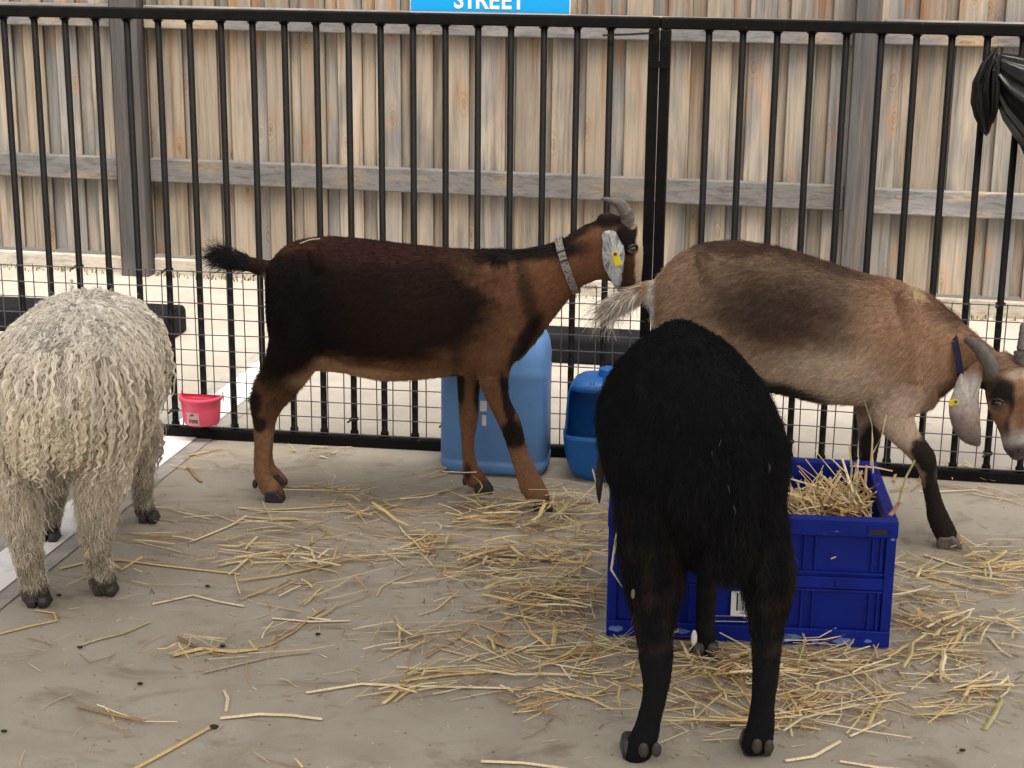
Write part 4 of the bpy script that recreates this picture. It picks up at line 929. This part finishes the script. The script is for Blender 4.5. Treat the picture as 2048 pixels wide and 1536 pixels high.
for sg in (-1, 1): ball('nostril', HP(.011*sg, .985, .0165), .005, 'black', tan, (1, 1, .8), None, 8)
bo, *_ = band('collar', (1899, 645), (1918, 786), pt, .016, .082, 0, M['navy'], tan)

# ======================= black sheep (from behind)
blk = thing('sheep', (.34, 3.1, 0), 'fluffy black sheep seen from behind, feeding at the dark blue crate', 'sheep')
X3 = np.array([1., 0, 0]); Y3 = np.array([0, 1., 0])
mb = MB()
loft(mb, [(np.array([cx, y, zc]), Z3*h_, X3*w_) for y, cx, zc, h_, w_ in ((2.815, .342, .525, .09, .075), (2.85, .342, .53, .145, .12), (2.91, .341, .53, .178, .15), (3.0, .339, .53, .19, .162), (3.1, .338, .53, .195, .164), (3.22, .338, .525, .192, .165), (3.36, .338, .515, .18, .157), (3.46, .336, .505, .155, .125), (3.53, .334, .495, .10, .08))], 28, 3, 1.72)
for sx_ in (-1, 1): loft(mb, [(np.array([.339+sx_*.088, 2.93, .635]), Z3*.022, X3*.022), (np.array([.339+sx_*.092, 3.0, .645]), Z3*.03, X3*.03), (np.array([.339+sx_*.09, 3.1, .64]), Z3*.03, X3*.03)], 12, 3)
loft(mb, [(np.array([.338, 3.03, .675]), Z3*.062, X3*.05), (np.array([.336, 3.2, .675]), Z3*.05, X3*.06), (np.array([.334, 3.4, .65]), Z3*.045, X3*.05)], 16, 3)
loft(mb, back([(1228, 900, 1385, 900, 2.93, .10), (1232, 980, 1385, 980, 2.93, .095), (1238, 1050, 1382, 1050, 2.92, .088), (1248, 1130, 1370, 1130, 2.90, .068), (1261, 1200, 1356, 1200, 2.872, .05), (1273, 1262, 1345, 1262, 2.848, .037), (1279, 1320, 1345, 1320, 2.838, .029), (1287, 1380, 1336, 1380, 2.842, .0245), (1276, 1435, 1322, 1435, 2.847, .0235), (1260, 1474, 1316, 1474, 2.85, .028), (1246, 1506, 1304, 1506, 2.855, .029)]), 16, 3)
loft(mb, back([(1400, 900, 1560, 900, 2.93, .10), (1400, 970, 1563, 970, 2.93, .095), (1420, 1050, 1570, 1050, 2.92, .088), (1466, 1112, 1578, 1112, 2.90, .074), (1486, 1165, 1582, 1165, 2.88, .058), (1499, 1230, 1568, 1230, 2.858, .043), (1505, 1290, 1561, 1290, 2.846, .033), (1506, 1350, 1556, 1350, 2.842, .027), (1503, 1408, 1548, 1408, 2.85, .0245), (1494, 1452, 1548, 1452, 2.856, .027), (1482, 1488, 1543, 1488, 2.862, .029)]), 16, 3)
loft(mb, back([(1375, 1000, 1470, 1000, 3.28, .05), (1390, 1080, 1448, 1080, 3.29, .038), (1394, 1150, 1436, 1150, 3.295, .028), (1393, 1205, 1431, 1205, 3.30, .024), (1392, 1255, 1429, 1255, 3.30, .02), (1386, 1285, 1434, 1285, 3.305, .024), (1384, 1300, 1436, 1300, 3.31, .026)]), 14, 3)
loft(mb, back([(1262, 1000, 1365, 1000, 3.28, .05), (1285, 1080, 1345, 1080, 3.29, .038), (1292, 1150, 1336, 1150, 3.295, .028), (1295, 1205, 1333, 1205, 3.30, .024), (1297, 1255, 1333, 1255, 3.30, .02), (1292, 1300, 1338, 1300, 3.31, .026)]), 14, 3)
loft(mb, [(np.array([.378, 2.845, .62]), Y3*.03, X3*.035), (np.array([.378, 2.805, .55]), Y3*.032, X3*.042), (np.array([.376, 2.795, .49]), Y3*.032, X3*.044), (np.array([.376, 2.785, .42]), Y3*.024, X3*.036), (np.array([.378, 2.79, .385]), Y3*.012, X3*.018)], 16, 3)
loft(mb, [(np.array([.33, 3.42, .56]), Z3*.12, X3*.09), (np.array([.30, 3.54, .50]), Z3*.09, X3*.065), (np.array([.275, 3.62, .44]), Z3*.07, X3*.055), (np.array([.262, 3.66, .38]), Y3*.055+Z3*.03, X3*.055), (np.array([.255, 3.66, .32]), Y3*.045, X3*.045), (np.array([.25, 3.655, .275]), Y3*.033, X3*.033)], 18, 3)
kb = body_mesh('body', mb, .0075, 5, blk, M['skin'])
def col_bk(P):
    q = pix(P); b = sstep(960, 1180, q[:, 1])*sstep(1330, 1290, q[:, 1]); side = np.clip(np.abs(P[:, 0]-.36)/.1, 0, 1)
    c = np.array([.0075, .0078, .0088])*np.ones((len(P), 1)); k_ = (b*side*.8*sstep(-.3, .7, wob(P, 12, 4)))[:, None]; c = c*(1-k_)+np.array([.028, .017, .013])*k_
    return c
put_col(kb, col_bk(coords(kb)))
def flow_bk(P, Nn):
    top = sstep(.5, .95, Nn[:, 2])[:, None]; d = np.tile([0, -.15, -1.], (len(P), 1)); return d*(1-top)+np.array([0, -1., -.1])*top
def len_bk(P, Nn):
    L = .034*np.ones(len(P)); L = np.where(P[:, 2] < .40, .010+.03*sstep(.20, .38, P[:, 2]), L); L = np.where((Nn[:, 2] > .6) & (P[:, 2] > .6), .024, L); L = np.where(P[:, 2] < .2, .006, L)
    t = (P[:, 1] < 2.83) & (P[:, 2] > .34) & (P[:, 2] < .62) & (np.abs(P[:, 0]-.378) < .07); L = np.where(t, .045, L); return L
visb = lambda P, Nn: 1-.75*sstep(.0, .6, Nn[:, 1])
fur('fleece', kb, 110000, flow_bk, len_bk, col_bk, blk, M['hair'], .5, 7, .00040, .32, .42, visb, 31, .4, .4)
# a few pale hairs
def few(n, name, cs, L, parent, body, seed):
    P, Nn, r_ = sample(body, 30000, None, seed); q = pix(P); m = np.zeros(len(P), bool)
    for cx, cy, rr in cs: m |= ((q[:, 0]-cx)**2+(q[:, 1]-cy)**2 < rr*rr) & (Nn[:, 1] < 0)
    i = np.flatnonzero(m); i = r_.choice(i, min(n, len(i)), replace=False); P, Nn = P[i], Nn[i]; f = unit(np.array([0, -.3, -1.])+r_.normal(0, .3, P.shape)); pts = np.stack([P+Nn*.025, P+Nn*.03+f*L*.5, P+Nn*.028+f*L], 1)
    hair_obj(name, pts, np.tile([[.00032, .0003, .0002]], (len(P), 1)), np.full((len(P), 3), .12), M['hair'], parent)
few(14, 'pale_hairs', [(1405, 920, 25), (1425, 890, 20), (1475, 900, 14), (1510, 930, 18), (1500, 925, 14), (1325, 1010, 10), (1225, 950, 10), (1455, 990, 20)], .013, blk, kb, 3)
for px, Y, yy in (((1272, 1527), 2.845, 0), ((1514, 1518), 2.862, 0)):
    c = AY(*px, Y); c[2] = 0; c[1] += .03; hoof(c, (-.05, 1, 0), blk, 'hoof', .066, .052, .04)
for px in ((1410, 1318), (1315, 1318)):
    c = G(*px); hoof(c+np.array([0, .02, 0]), (0, 1, 0), blk, 'hoof', .065, .055, .04)
for (px, Y) in (((1287, 1500), 2.822), ((1313, 1500), 2.822), ((1514, 1492), 2.83), ((1538, 1494), 2.832)):
    ball('dewclaw', AY(*px, Y), .011, 'hoof', blk, (.85, .5, 1.35), None, 10)
ball('pale_spot', AY(1388, 1277, 3.288), .012, 'paper', blk, (.55, .5, 1.6), None, 10)
ball('bare_patch', AY(1266, 1188, 2.830), .006, 'hoofgrey', blk, (.6, .4, 1.6), None, 10)
for sg, tip in ((-1, (.196, 3.62, .225)), (1, (.36, 3.62, .22))):
    a0 = np.array([.262+sg*.05, 3.63, .40]); tip = np.array(tip); m_ = (a0+tip)/2; sdv = np.array([0, 1., 0])
    out = [a0+sdv*.012, a0-sdv*.012, m_-sdv*.032, tip*.75+m_*.25-sdv*.03, tip-sdv*.008, tip+sdv*.008, tip*.75+m_*.25+sdv*.03, m_+sdv*.032]
    e_ = leafplate('ear', out, M['skin'], blk, .008, .012, np.array([sg*.9, -.1, .4])); put_col(e_, np.tile([.035, .022, .018], (len(e_.data.vertices), 1)))
for sg in (-1, 1): eye(np.array([.258+sg*.047, 3.635, .352]), (sg, -.2, 0), Z3, blk, .010)

# ======================= cream curly sheep (from behind)
shp = thing('sheep', (-1.0, 3.78, 0), 'cream curly-woolled sheep seen from behind at the left edge', 'sheep')
mb = MB()
loft(mb, [(np.array([cx, y, zc]), Z3*h_, X3*w_) for y, cx, zc, h_, w_ in ((3.50, -.975, .455, .075, .08), (3.53, -.976, .47, .10, .125), (3.59, -.978, .47, .122, .158), (3.68, -.984, .462, .146, .168), (3.78, -.991, .463, .151, .172), (3.9, -1.0, .463, .151, .172), (4.02, -1.004, .46, .142, .165), (4.12, -1.012, .452, .115, .13), (4.19, -1.016, .445, .07, .08))], 28, 3, 2.15)
loft(mb, back([(-15, 820, 105, 820, 3.58, .085), (-6, 880, 72, 880, 3.575, .078), (0, 930, 60, 930, 3.57, .068), (4, 985, 62, 985, 3.56, .055), (18, 1050, 74, 1050, 3.545, .044), (30, 1110, 83, 1110, 3.537, .036), (40, 1160, 92, 1160, 3.54, .031), (46, 1192, 98, 1192, 3.55, .033)]), 16, 3)
loft(mb, back([(140, 820, 268, 820, 3.62, .09), (156, 880, 258, 880, 3.62, .085), (160, 930, 246, 930, 3.615, .072), (160, 985, 230, 985, 3.61, .056), (163, 1050, 220, 1050, 3.60, .044), (169, 1105, 222, 1105, 3.595, .036), (174, 1145, 228, 1145, 3.60, .031), (182, 1170, 230, 1170, 3.61, .033)]), 16, 3)
loft(mb, back([(85, 880, 150, 880, 3.95, .05), (92, 960, 138, 960, 3.95, .032), (90, 1010, 128, 1010, 3.95, .026), (84, 1050, 120, 1050, 3.95, .024), (80, 1070, 114, 1070, 3.96, .027)]), 14, 3)
loft(mb, back([(245, 860, 315, 860, 4.07, .05), (258, 930, 306, 930, 4.07, .032), (266, 985, 303, 985, 4.07, .026), (270, 1012, 306, 1012, 4.08, .026), (274, 1028, 314, 1028, 4.085, .028)]), 14, 3)
loft(mb, [(np.array([-1.0, 3.52, .50]), Y3*.03, X3*.035), (np.array([-1.01, 3.475, .46]), Y3*.03, X3*.045), (np.array([-1.014, 3.46, .40]), Y3*.028, X3*.045), (np.array([-1.012, 3.465, .355]), Y3*.018, X3*.03)], 16, 3)
loft(mb, [(np.array([-1.012, 4.1, .46]), Z3*.11, X3*.085), (np.array([-1.02, 4.22, .42]), Z3*.08, X3*.06), (np.array([-1.03, 4.30, .34]), Z3*.06, X3*.05), (np.array([-1.035, 4.36, .26]), Z3*.045+Y3*.03, X3*.045), (np.array([-1.038, 4.40, .18]), Y3*.038, X3*.035), (np.array([-1.04, 4.41, .12]), Y3*.026, X3*.026)], 18, 3)
sb_ = body_mesh('body', mb, .0075, 5, shp, M['skin'])
def col_sh(P):
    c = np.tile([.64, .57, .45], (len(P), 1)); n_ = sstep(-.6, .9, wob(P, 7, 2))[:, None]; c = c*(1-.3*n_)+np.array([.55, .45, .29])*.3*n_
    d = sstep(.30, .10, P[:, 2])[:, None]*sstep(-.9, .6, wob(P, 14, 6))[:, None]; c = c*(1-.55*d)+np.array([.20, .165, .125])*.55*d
    t_ = sstep(.46, .64, P[:, 2])[:, None]; c = c*(1-t_)+np.array([.70, .66, .58])*t_  # upper fleece painted whiter, skylight on the back put into its colour
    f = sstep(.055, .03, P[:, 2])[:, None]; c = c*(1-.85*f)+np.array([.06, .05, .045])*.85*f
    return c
put_col(sb_, col_sh(coords(sb_))*.42)  # skin darkened to paint the shade between the locks
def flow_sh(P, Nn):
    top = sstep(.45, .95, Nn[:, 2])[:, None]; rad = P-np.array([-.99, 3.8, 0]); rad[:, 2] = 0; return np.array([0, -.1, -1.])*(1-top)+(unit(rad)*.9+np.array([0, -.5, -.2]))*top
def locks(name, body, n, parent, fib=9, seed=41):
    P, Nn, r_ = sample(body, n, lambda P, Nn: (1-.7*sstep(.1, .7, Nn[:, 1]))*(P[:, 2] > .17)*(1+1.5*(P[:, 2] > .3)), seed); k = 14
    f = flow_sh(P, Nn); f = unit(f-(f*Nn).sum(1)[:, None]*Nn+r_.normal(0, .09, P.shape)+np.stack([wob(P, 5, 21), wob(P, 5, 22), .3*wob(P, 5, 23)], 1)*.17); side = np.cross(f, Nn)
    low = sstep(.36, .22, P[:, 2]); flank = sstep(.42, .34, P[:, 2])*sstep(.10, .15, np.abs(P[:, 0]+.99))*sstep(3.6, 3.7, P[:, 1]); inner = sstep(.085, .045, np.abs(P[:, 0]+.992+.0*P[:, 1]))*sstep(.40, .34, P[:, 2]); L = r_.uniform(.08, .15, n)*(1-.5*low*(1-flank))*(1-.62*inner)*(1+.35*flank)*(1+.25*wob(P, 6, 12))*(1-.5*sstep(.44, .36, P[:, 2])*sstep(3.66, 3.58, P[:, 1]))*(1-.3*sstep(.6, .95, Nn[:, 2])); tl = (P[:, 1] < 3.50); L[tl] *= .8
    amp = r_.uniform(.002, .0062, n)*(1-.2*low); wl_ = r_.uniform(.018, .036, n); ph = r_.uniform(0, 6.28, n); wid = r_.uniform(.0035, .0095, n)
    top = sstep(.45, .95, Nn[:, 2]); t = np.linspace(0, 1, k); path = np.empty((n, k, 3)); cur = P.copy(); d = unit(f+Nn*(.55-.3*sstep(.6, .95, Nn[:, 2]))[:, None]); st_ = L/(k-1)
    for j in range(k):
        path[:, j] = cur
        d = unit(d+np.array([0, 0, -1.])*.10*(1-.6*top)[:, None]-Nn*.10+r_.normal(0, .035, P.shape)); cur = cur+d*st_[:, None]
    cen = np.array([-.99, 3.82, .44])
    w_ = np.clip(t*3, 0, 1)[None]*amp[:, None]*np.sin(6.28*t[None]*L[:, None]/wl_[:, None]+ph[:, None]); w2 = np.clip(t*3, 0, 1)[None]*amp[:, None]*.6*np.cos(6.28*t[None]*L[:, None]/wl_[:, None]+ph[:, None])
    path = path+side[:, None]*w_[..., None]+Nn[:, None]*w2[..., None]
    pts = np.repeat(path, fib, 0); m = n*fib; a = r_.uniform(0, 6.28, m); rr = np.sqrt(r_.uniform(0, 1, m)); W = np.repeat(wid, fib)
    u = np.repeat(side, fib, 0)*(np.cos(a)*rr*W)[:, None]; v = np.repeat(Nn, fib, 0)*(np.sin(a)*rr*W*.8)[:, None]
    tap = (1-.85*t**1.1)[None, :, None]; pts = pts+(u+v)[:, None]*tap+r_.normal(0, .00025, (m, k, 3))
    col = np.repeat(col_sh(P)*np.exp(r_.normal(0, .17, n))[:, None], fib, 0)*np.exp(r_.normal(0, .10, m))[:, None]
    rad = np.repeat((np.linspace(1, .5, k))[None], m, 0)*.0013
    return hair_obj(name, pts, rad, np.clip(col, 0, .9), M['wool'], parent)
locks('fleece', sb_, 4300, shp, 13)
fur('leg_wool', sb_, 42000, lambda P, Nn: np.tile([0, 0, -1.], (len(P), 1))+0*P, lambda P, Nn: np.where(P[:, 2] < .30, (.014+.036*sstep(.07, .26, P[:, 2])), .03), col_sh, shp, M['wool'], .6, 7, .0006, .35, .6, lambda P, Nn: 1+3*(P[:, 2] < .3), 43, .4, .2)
for px in ((75, 1217), (210, 1194), (96, 1088), (296, 1048)):
    c = G(*px); hoof(c+np.array([.0, .022, 0]), (.05, 1, 0), shp, 'hoof', .054, .046, .028)
for px, Y in (((189, 1162), 3.575), ((73, 1186), 3.52)): ball('dewclaw', AY(*px, Y), .009, 'hoof', shp, (.9, .5, 1.3), None, 8)
for sg in (-1, 1):
    a0 = np.array([-1.03+sg*.045, 4.31, .32]); tip = np.array([-1.03+sg*.11, 4.33, .24]); m_ = (a0+tip)/2
    e_ = leafplate('ear', [a0+Y3*.01, a0-Y3*.01, m_-Y3*.028, tip-Y3*.01, tip+Y3*.01, m_+Y3*.028], M['skin'], shp, .008, .01, np.array([sg*.5, 0, .8])); put_col(e_, np.tile([.4, .34, .26], (len(e_.data.vertices), 1)))
    eye(np.array([-1.036+sg*.04, 4.375, .23]), (sg, .2, 0), Z3, shp, .010)
# ---------------------------------------------------------------- straw
SC = [(.72, .56, .29), (.66, .48, .22), (.80, .67, .42), (.58, .37, .16), (.44, .27, .12), (.62, .54, .25), (.76, .66, .46), (.28, .15, .08)]
SP = np.array([.24, .18, .16, .12, .09, .07, .09, .05])
class Straw:
    def __init__(s): s.v = []; s.f = []; s.c = []
    def stalk(s, P, w_, col, flat=.45, taper=1.):
        P = [np.array(p_, float) for p_ in P]; k = len(s.v); m = len(P)
        for i, p_ in enumerate(P):
            t = unit(P[min(i+1, m-1)]-P[max(i-1, 0)]); sd_ = np.cross(t, Z3); nl = np.linalg.norm(sd_); sd_ = sd_/nl if nl > .2 else X3; up = np.cross(sd_, t)
            ww = w_*(1-(1-taper)*i/max(m-1, 1))*(.9+.2*((i*7) % 3)/2)
            s.v += [p_-sd_*ww/2, p_+up*ww*flat*.5, p_+sd_*ww/2, p_-up*ww*flat*.5]
            cc_ = np.array(col)*(1+.12*math.sin(i*2.3+k)); s.c += [cc_]*4
        for i in range(m-1):
            for q in range(4): s.f.append((k+i*4+q, k+i*4+(q+1) % 4, k+(i+1)*4+(q+1) % 4, k+(i+1)*4+q))
        s.f += [(k+3, k+2, k+1, k), tuple(k+(m-1)*4+q for q in range(4))]
    def build(s, name, parent=None):
        o = fixn(mk(name, s.v, s.f, M['straw'], parent)); put_col(o, np.clip(np.array(s.c), 0, 1)); return o
def rcol(r_, sh=1.): return np.clip(np.array(SC[r_.choice(len(SC), p=SP)])*r_.uniform(.8, 1.15)*sh, 0, .85)
def rstalk(S_, r_, c, L, w_, ang, z0, tilt=0., col=None, bend=.6):
    m = 4 if L > .05 else 2; d = np.array([math.cos(ang), math.sin(ang), tilt]); d /= np.linalg.norm(d); P = [np.array([c[0], c[1], z0])-d*L/2]; a = ang; tz = tilt
    kink = r_.integers(1, m) if r_.random() < .55 else -1
    for i in range(m-1 if m > 2 else 1):
        P.append(P[-1]+np.array([math.cos(a), math.sin(a), tz])*L/(m-1)); a += r_.normal(0, bend*.25)+(r_.normal(0, .8) if i+1 == kink else 0); tz += r_.normal(0, .03)
    for p_ in P: p_[2] = max(p_[2], w_*.3+.002)
    S_.stalk(P, w_, rcol(r_) if col is None else col, r_.uniform(.25, .6), r_.uniform(.6, 1))
r_ = np.random.default_rng(77); Sg = Straw()
CL = [(1130, 1030, 105, 20, 150, .11, .030), (1120, 1105, 85, 28, 120, .11, .02), (1140, 1205, 70, 34, 170, .12, .022), (1000, 1150, 90, 38, 85, .11, .012), (950, 1000, 120, 20, 60, .1, .01), (820, 1095, 110, 32, 70, .11, .01), (660, 1060, 110, 34, 75, .11, .01),
  (560, 1140, 120, 36, 70, .12, .010), (600, 1215, 120, 28, 26, .11, .005), (420, 1312, 50, 14, 26, .09, .015), (900, 1275, 110, 26, 55, .12, .008), (850, 1370, 130, 20, 40, .12, .008), (1130, 1290, 75, 26, 90, .12, .012), (1180, 1385, 100, 36, 80, .11, .008),
  (1410, 1340, 60, 24, 110, .09, .02), (1610, 1335, 85, 22, 190, .1, .018), (1650, 1400, 80, 36, 150, .11, .010), (1420, 1430, 60, 40, 50, .11, .008), (1850, 1215, 42, 50, 150, .09, .018), (1900, 1300, 70, 40, 95, .1, .010), (2020, 1130, 45, 26, 95, .09, .018), (1985, 1380, 65, 30, 60, .11, .010),
  (1850, 985, 70, 14, 26, .1, .008), (1930, 945, 50, 10, 12, .1, .01), (330, 1110, 90, 26, 34, .13, .006), (470, 1405, 160, 50, 14, .1, .004), (800, 1010, 120, 16, 26, .1, .006), (1330, 1250, 60, 20, 50, .09, .012), (640, 900, 30, 8, 18, .035, .004), (430, 935, 60, 14, 14, .1, .004), (1720, 1250, 25, 60, 30, .08, .01)]
def incrate(p_):
    q = p_-FL; return -.012 < q@cx_ < CW+.012 and -.01 < q@cy_ < CD+.01
for cx, cy, sx, sy, n, Lm, pile in CL:
    subs = [(cx+r_.normal(0, sx), cy+r_.normal(0, sy), r_.normal(0, .75)) for _ in range(max(3, n//9))]
    for _ in range(int(n*.82)):
        u_ = subs[r_.integers(len(subs))]; k_ = r_.random() < .72
        p_ = G(u_[0]+r_.normal(0, 26), min(u_[1]+r_.normal(0, 9), 1560)) if k_ else G(cx+r_.normal(0, sx), min(cy+r_.normal(0, sy), 1560)); L = Lm*math.exp(r_.normal(-.12, .5))
        if incrate(p_) or p_[1] > 4.9: continue
        ang = u_[2]+r_.normal(0, .38) if k_ and r_.random() < .8 else r_.normal(0, .62) if r_.random() < .78 else r_.uniform(0, 3.14)
        rstalk(Sg, r_, p_, min(L, .3), float(np.clip(math.exp(r_.normal(math.log(.0034), .55)), .0012, .0105)), ang, .003+abs(r_.normal(0, pile)), r_.normal(0, .05)*(pile > .008))
for _ in range(230):
    p_ = np.array([r_.uniform(-1.5, 1.6), r_.uniform(2.6, 4.55), 0])
    if not incrate(p_): rstalk(Sg, r_, p_, r_.uniform(.02, .08), r_.uniform(.001, .0025), r_.uniform(0, 3.14), .003)
for cx, cy, sx, sy, n, Lm, pile in CL:      # chaff
    for _ in range(int(n*1.6)):
        p_ = G(cx+r_.normal(0, sx*1.3), min(cy+r_.normal(0, sy*1.3), 1560))
        if not incrate(p_) and p_[1] < 4.9: rstalk(Sg, r_, p_, r_.uniform(.006, .03), r_.uniform(.001, .003), r_.uniform(0, 3.14), .002, 0, rcol(r_, r_.choice([1, .75, .45])))
for _ in range(60):
    p_ = np.array([r_.uniform(-2, 2), r_.uniform(4.95, 6.6), 0]); rstalk(Sg, r_, p_, r_.uniform(.02, .09), r_.uniform(.002, .006), r_.uniform(0, 3.14), .003, 0, np.array([.7, .62, .48]))
tag(Sg.build('loose_straw'), 'loose golden straw and chaff strewn over the concrete pen floor', 'straw', None, 'stuff')
# straw in the crate
Sc = Straw(); top = lambda x, y: .212+.06*(x/CW)+.03*math.sin(x*11+y*7)-.10*max(0, (y/CD-.45))
for _ in range(1500):
    x, y = r_.uniform(.03, CW-.03), r_.uniform(.03, CD-.03); c = cp(x, y, 0); L = r_.uniform(.05, .17); z = top(x, y)-abs(r_.normal(0, .03))
    tl = r_.normal(0, .30); ang = r_.uniform(0, 3.14)
    e1 = c[:2]+np.array([math.cos(ang), math.sin(ang)])*L/2; e2 = c[:2]-np.array([math.cos(ang), math.sin(ang)])*L/2
    ok = all(.026 < (np.array([*e, 0])-FL)@cx_ < CW-.026 and .026 < (np.array([*e, 0])-FL)@cy_ < CD-.026 for e in (e1, e2))
    if ok: rstalk(Sc, r_, c, L, r_.uniform(.003, .007), ang, z, tl, None, .3)
for _ in range(100):
    x, y = r_.uniform(.36, CW-.05), r_.uniform(.08, CD-.08); c = cp(x, y, 0); L = r_.uniform(.06, .13); a = r_.uniform(0, 6.28); tl = r_.uniform(.3, 1.2)
    d = unit(np.array([math.cos(a), math.sin(a), tl])); b = np.array([c[0], c[1], top(x, y)-.02]); e = b+d*L
    if .02 < (e-FL)@cx_ < CW-.02 and .02 < (e-FL)@cy_ < CD-.02: Sc.stalk([b, b+d*L*.5+r_.normal(0, .005, 3), e], r_.uniform(.003, .007), rcol(r_, .95), .4, .7)
mbf = MB().box(cp(CW/2, CD/2, .095), (CW-.04, CD-.04, .105), cx_, cy_, Z3)
k = len(Sc.v); Sc.v += mbf.v; Sc.f += [tuple(i+k for i in f) for f in mbf.f]; Sc.c += [np.array([.26, .18, .09])]*8
tag(Sc.build('crate_straw'), 'straw heaped inside the dark blue crate', 'straw', None, 'stuff')
# stalks that stick out of the crate or lie apart and can be picked out one by one
r2 = np.random.default_rng(4)
def stalk(P, w_, col, label, name='straw_stalk', group=None, taper=.8):
    S_ = Straw(); S_.stalk([p_+(r2.normal(0, .0025, 3)*[1, 1, 0] if 0 < i_ < len(P)-1 else 0) for i_, p_ in enumerate(P)], w_*1.45, np.array(col)*1.08, .4, taper); return tag(S_.build(name), label, 'straw stalk', group)
gp = lambda *q: [G(x, y, .004) for x, y in q]
YL, PA_, TN, GR, BR = (.58, .44, .2), (.70, .60, .40), (.45, .30, .15), (.42, .40, .20), (.26, .17, .10)
stalk(gp((255, 1545), (330, 1505), (430, 1448)), .008, YL, 'long yellow stalk running diagonally up from the bottom edge')
stalk(gp((452, 1422), (455, 1395), (448, 1380)), .005, PA_, 'short upright bit at the upper end of the diagonal yellow stalk')
stalk(gp((440, 1436), (520, 1428), (580, 1430), (645, 1438)), .009, PA_, 'broad pale stalk lying right of the diagonal yellow stalk')
stalk(gp((0, 1267), (60, 1252), (110, 1239), (110, 1225), (70, 1220)), .006, YL, 'bent yellow stalk beside the cream sheep near rear hoof')
stalk(gp((155, 1292), (200, 1278), (245, 1264), (300, 1243)), .006, GR, 'greenish stalk with a dark tip on bare concrete')
stalk(gp((305, 1208), (345, 1200), (388, 1190), (430, 1202), (488, 1212)), .007, PA_, 'pale stalk bent at its middle like a roof')
stalk(gp((545, 1236), (620, 1242), (700, 1241)), .006, PA_, 'straight pale stalk lying level below the bent one')
stalk(gp((490, 1300), (545, 1287), (590, 1262), (625, 1232), (650, 1215)), .005, TN, 'curved brown stalk rising to the right on bare concrete')
stalk(gp((405, 1345), (470, 1328), (540, 1312), (620, 1303)), .005, (.40, .33, .24), 'thin greyish stalk under the small straw heap')
stalk(gp((345, 1310), (400, 1298), (460, 1302), (515, 1298)), .012, YL, 'thick yellow stalk on top of the small straw heap')
stalk(gp((612, 1385), (720, 1368), (830, 1372), (1020, 1376)), .008, PA_, 'very long pale stalk across the middle foreground')
stalk(gp((800, 1362), (900, 1350), (1035, 1340)), .008, YL, 'long yellow stalk above the very long pale one')
stalk(gp((962, 1522), (1050, 1528), (1135, 1537)), .008, PA_, 'pale stalk at the bottom edge left of the black sheep')
stalk(gp((1570, 1521), (1630, 1515), (1680, 1482)), .008, PA_, 'pale stalk curving up near the bottom right corner')
stalk(gp((1700, 1472), (1770, 1440)), .006, PA_, 'pale stalk leading to the greenish tuft at bottom right')
stalk(gp((1970, 1458), (1985, 1430), (2003, 1398)), .008, GR, 'short greenish stalk standing on end near the right edge')
stalk(gp((1680, 1522), (1760, 1532), (1830, 1540)), .007, PA_, 'pale stalk cut by the bottom edge right of the black sheep')
stalk(gp((120, 1137), (170, 1125), (225, 1118), (330, 1130), (480, 1148)), .008, YL, 'long yellow stalk passing behind the cream sheep rear hoof')
stalk(gp((480, 1015), (560, 1018), (690, 1010)), .006, YL, 'long yellow stalk at the rear hoof of the dark brown goat')
stalk([cp(.55, .30, .2), AY(1742, 985, 3.72), AY(1742, 930, 3.71), AY(1745, 880, 3.70), AY(1742, 850, 3.70), AY(1728, 800, 3.70)], .0035, PA_, 'tallest thin stalk standing up out of the crate')
stalk([cp(.56, .26, .2), AY(1745, 960, 3.66), AY(1748, 910, 3.65), AY(1764, 872, 3.64), AY(1772, 830, 3.64)], .003, PA_, 'second thin stalk standing up out of the crate')
stalk([cp(.40, .2, .2), AY(1660, 985, 3.6), AY(1638, 1000, 3.6), AY(1620, 1016, 3.58)], .006, YL, 'yellow stalk leaning in the crate against its back wall')
stalk([AY(1572, 955, 3.66), AY(1650, 978, 3.62), AY(1690, 990, 3.6)], .007, PA_, 'pale flat stalk laid across the crate by the black sheep')
stalk([AY(1700, 932, 3.66), AY(1745, 936, 3.66), AY(1785, 942, 3.66)], .007, (.6, .42, .3), 'short pinkish stalk balanced on the upright ones in the crate')
stalk([AY(1764, 1046, 3.38), AY(1785, 1025, 3.385), AY(1800, 1003, 3.39)], .012, (.5, .3, .16), 'orange leaf blade poking over the right front corner of the crate')
stalk([AY(1798, 1000, 3.45), AY(1812, 955, 3.46), AY(1830, 920, 3.47)], .005, GR, 'greenish stalk leaning out over the right side of the crate')
stalk([cp(.02, .0-.006, .26), AY(1222, 1140, 3.375), AY(1245, 1175, 3.37)], .004, PA_, 'bent pale stalk hanging down the left front of the crate')
# droppings
for x, y, lb in ((428, 1453, 'larger dark dropping beside the diagonal yellow stalk'), (160, 1294, 'dark dropping at the lower tip of the greenish stalk'), (8, 1462, 'dark dropping at the bottom of the left edge'), (118, 1190, 'dark dropping between the rear hooves of the cream sheep'),
    (415, 1172, 'dark dropping on bare floor above the pale bent stalk'), (280, 1367, 'small dark dropping on bare floor left of the small straw heap'), (636, 1268, 'dark dropping under the level pale stalk in the middle foreground'), (1925, 1500, 'dark dropping near the bottom right corner'), (445, 1292, 'dark dropping just above the small straw heap')):
    tag(ball('dropping', G(x, y, .005), (.0042 if x != 428 else .006), 'dropping', None, (1.5, .9, .7), None, 6), lb, 'dropping', 'droppings on the pen floor')
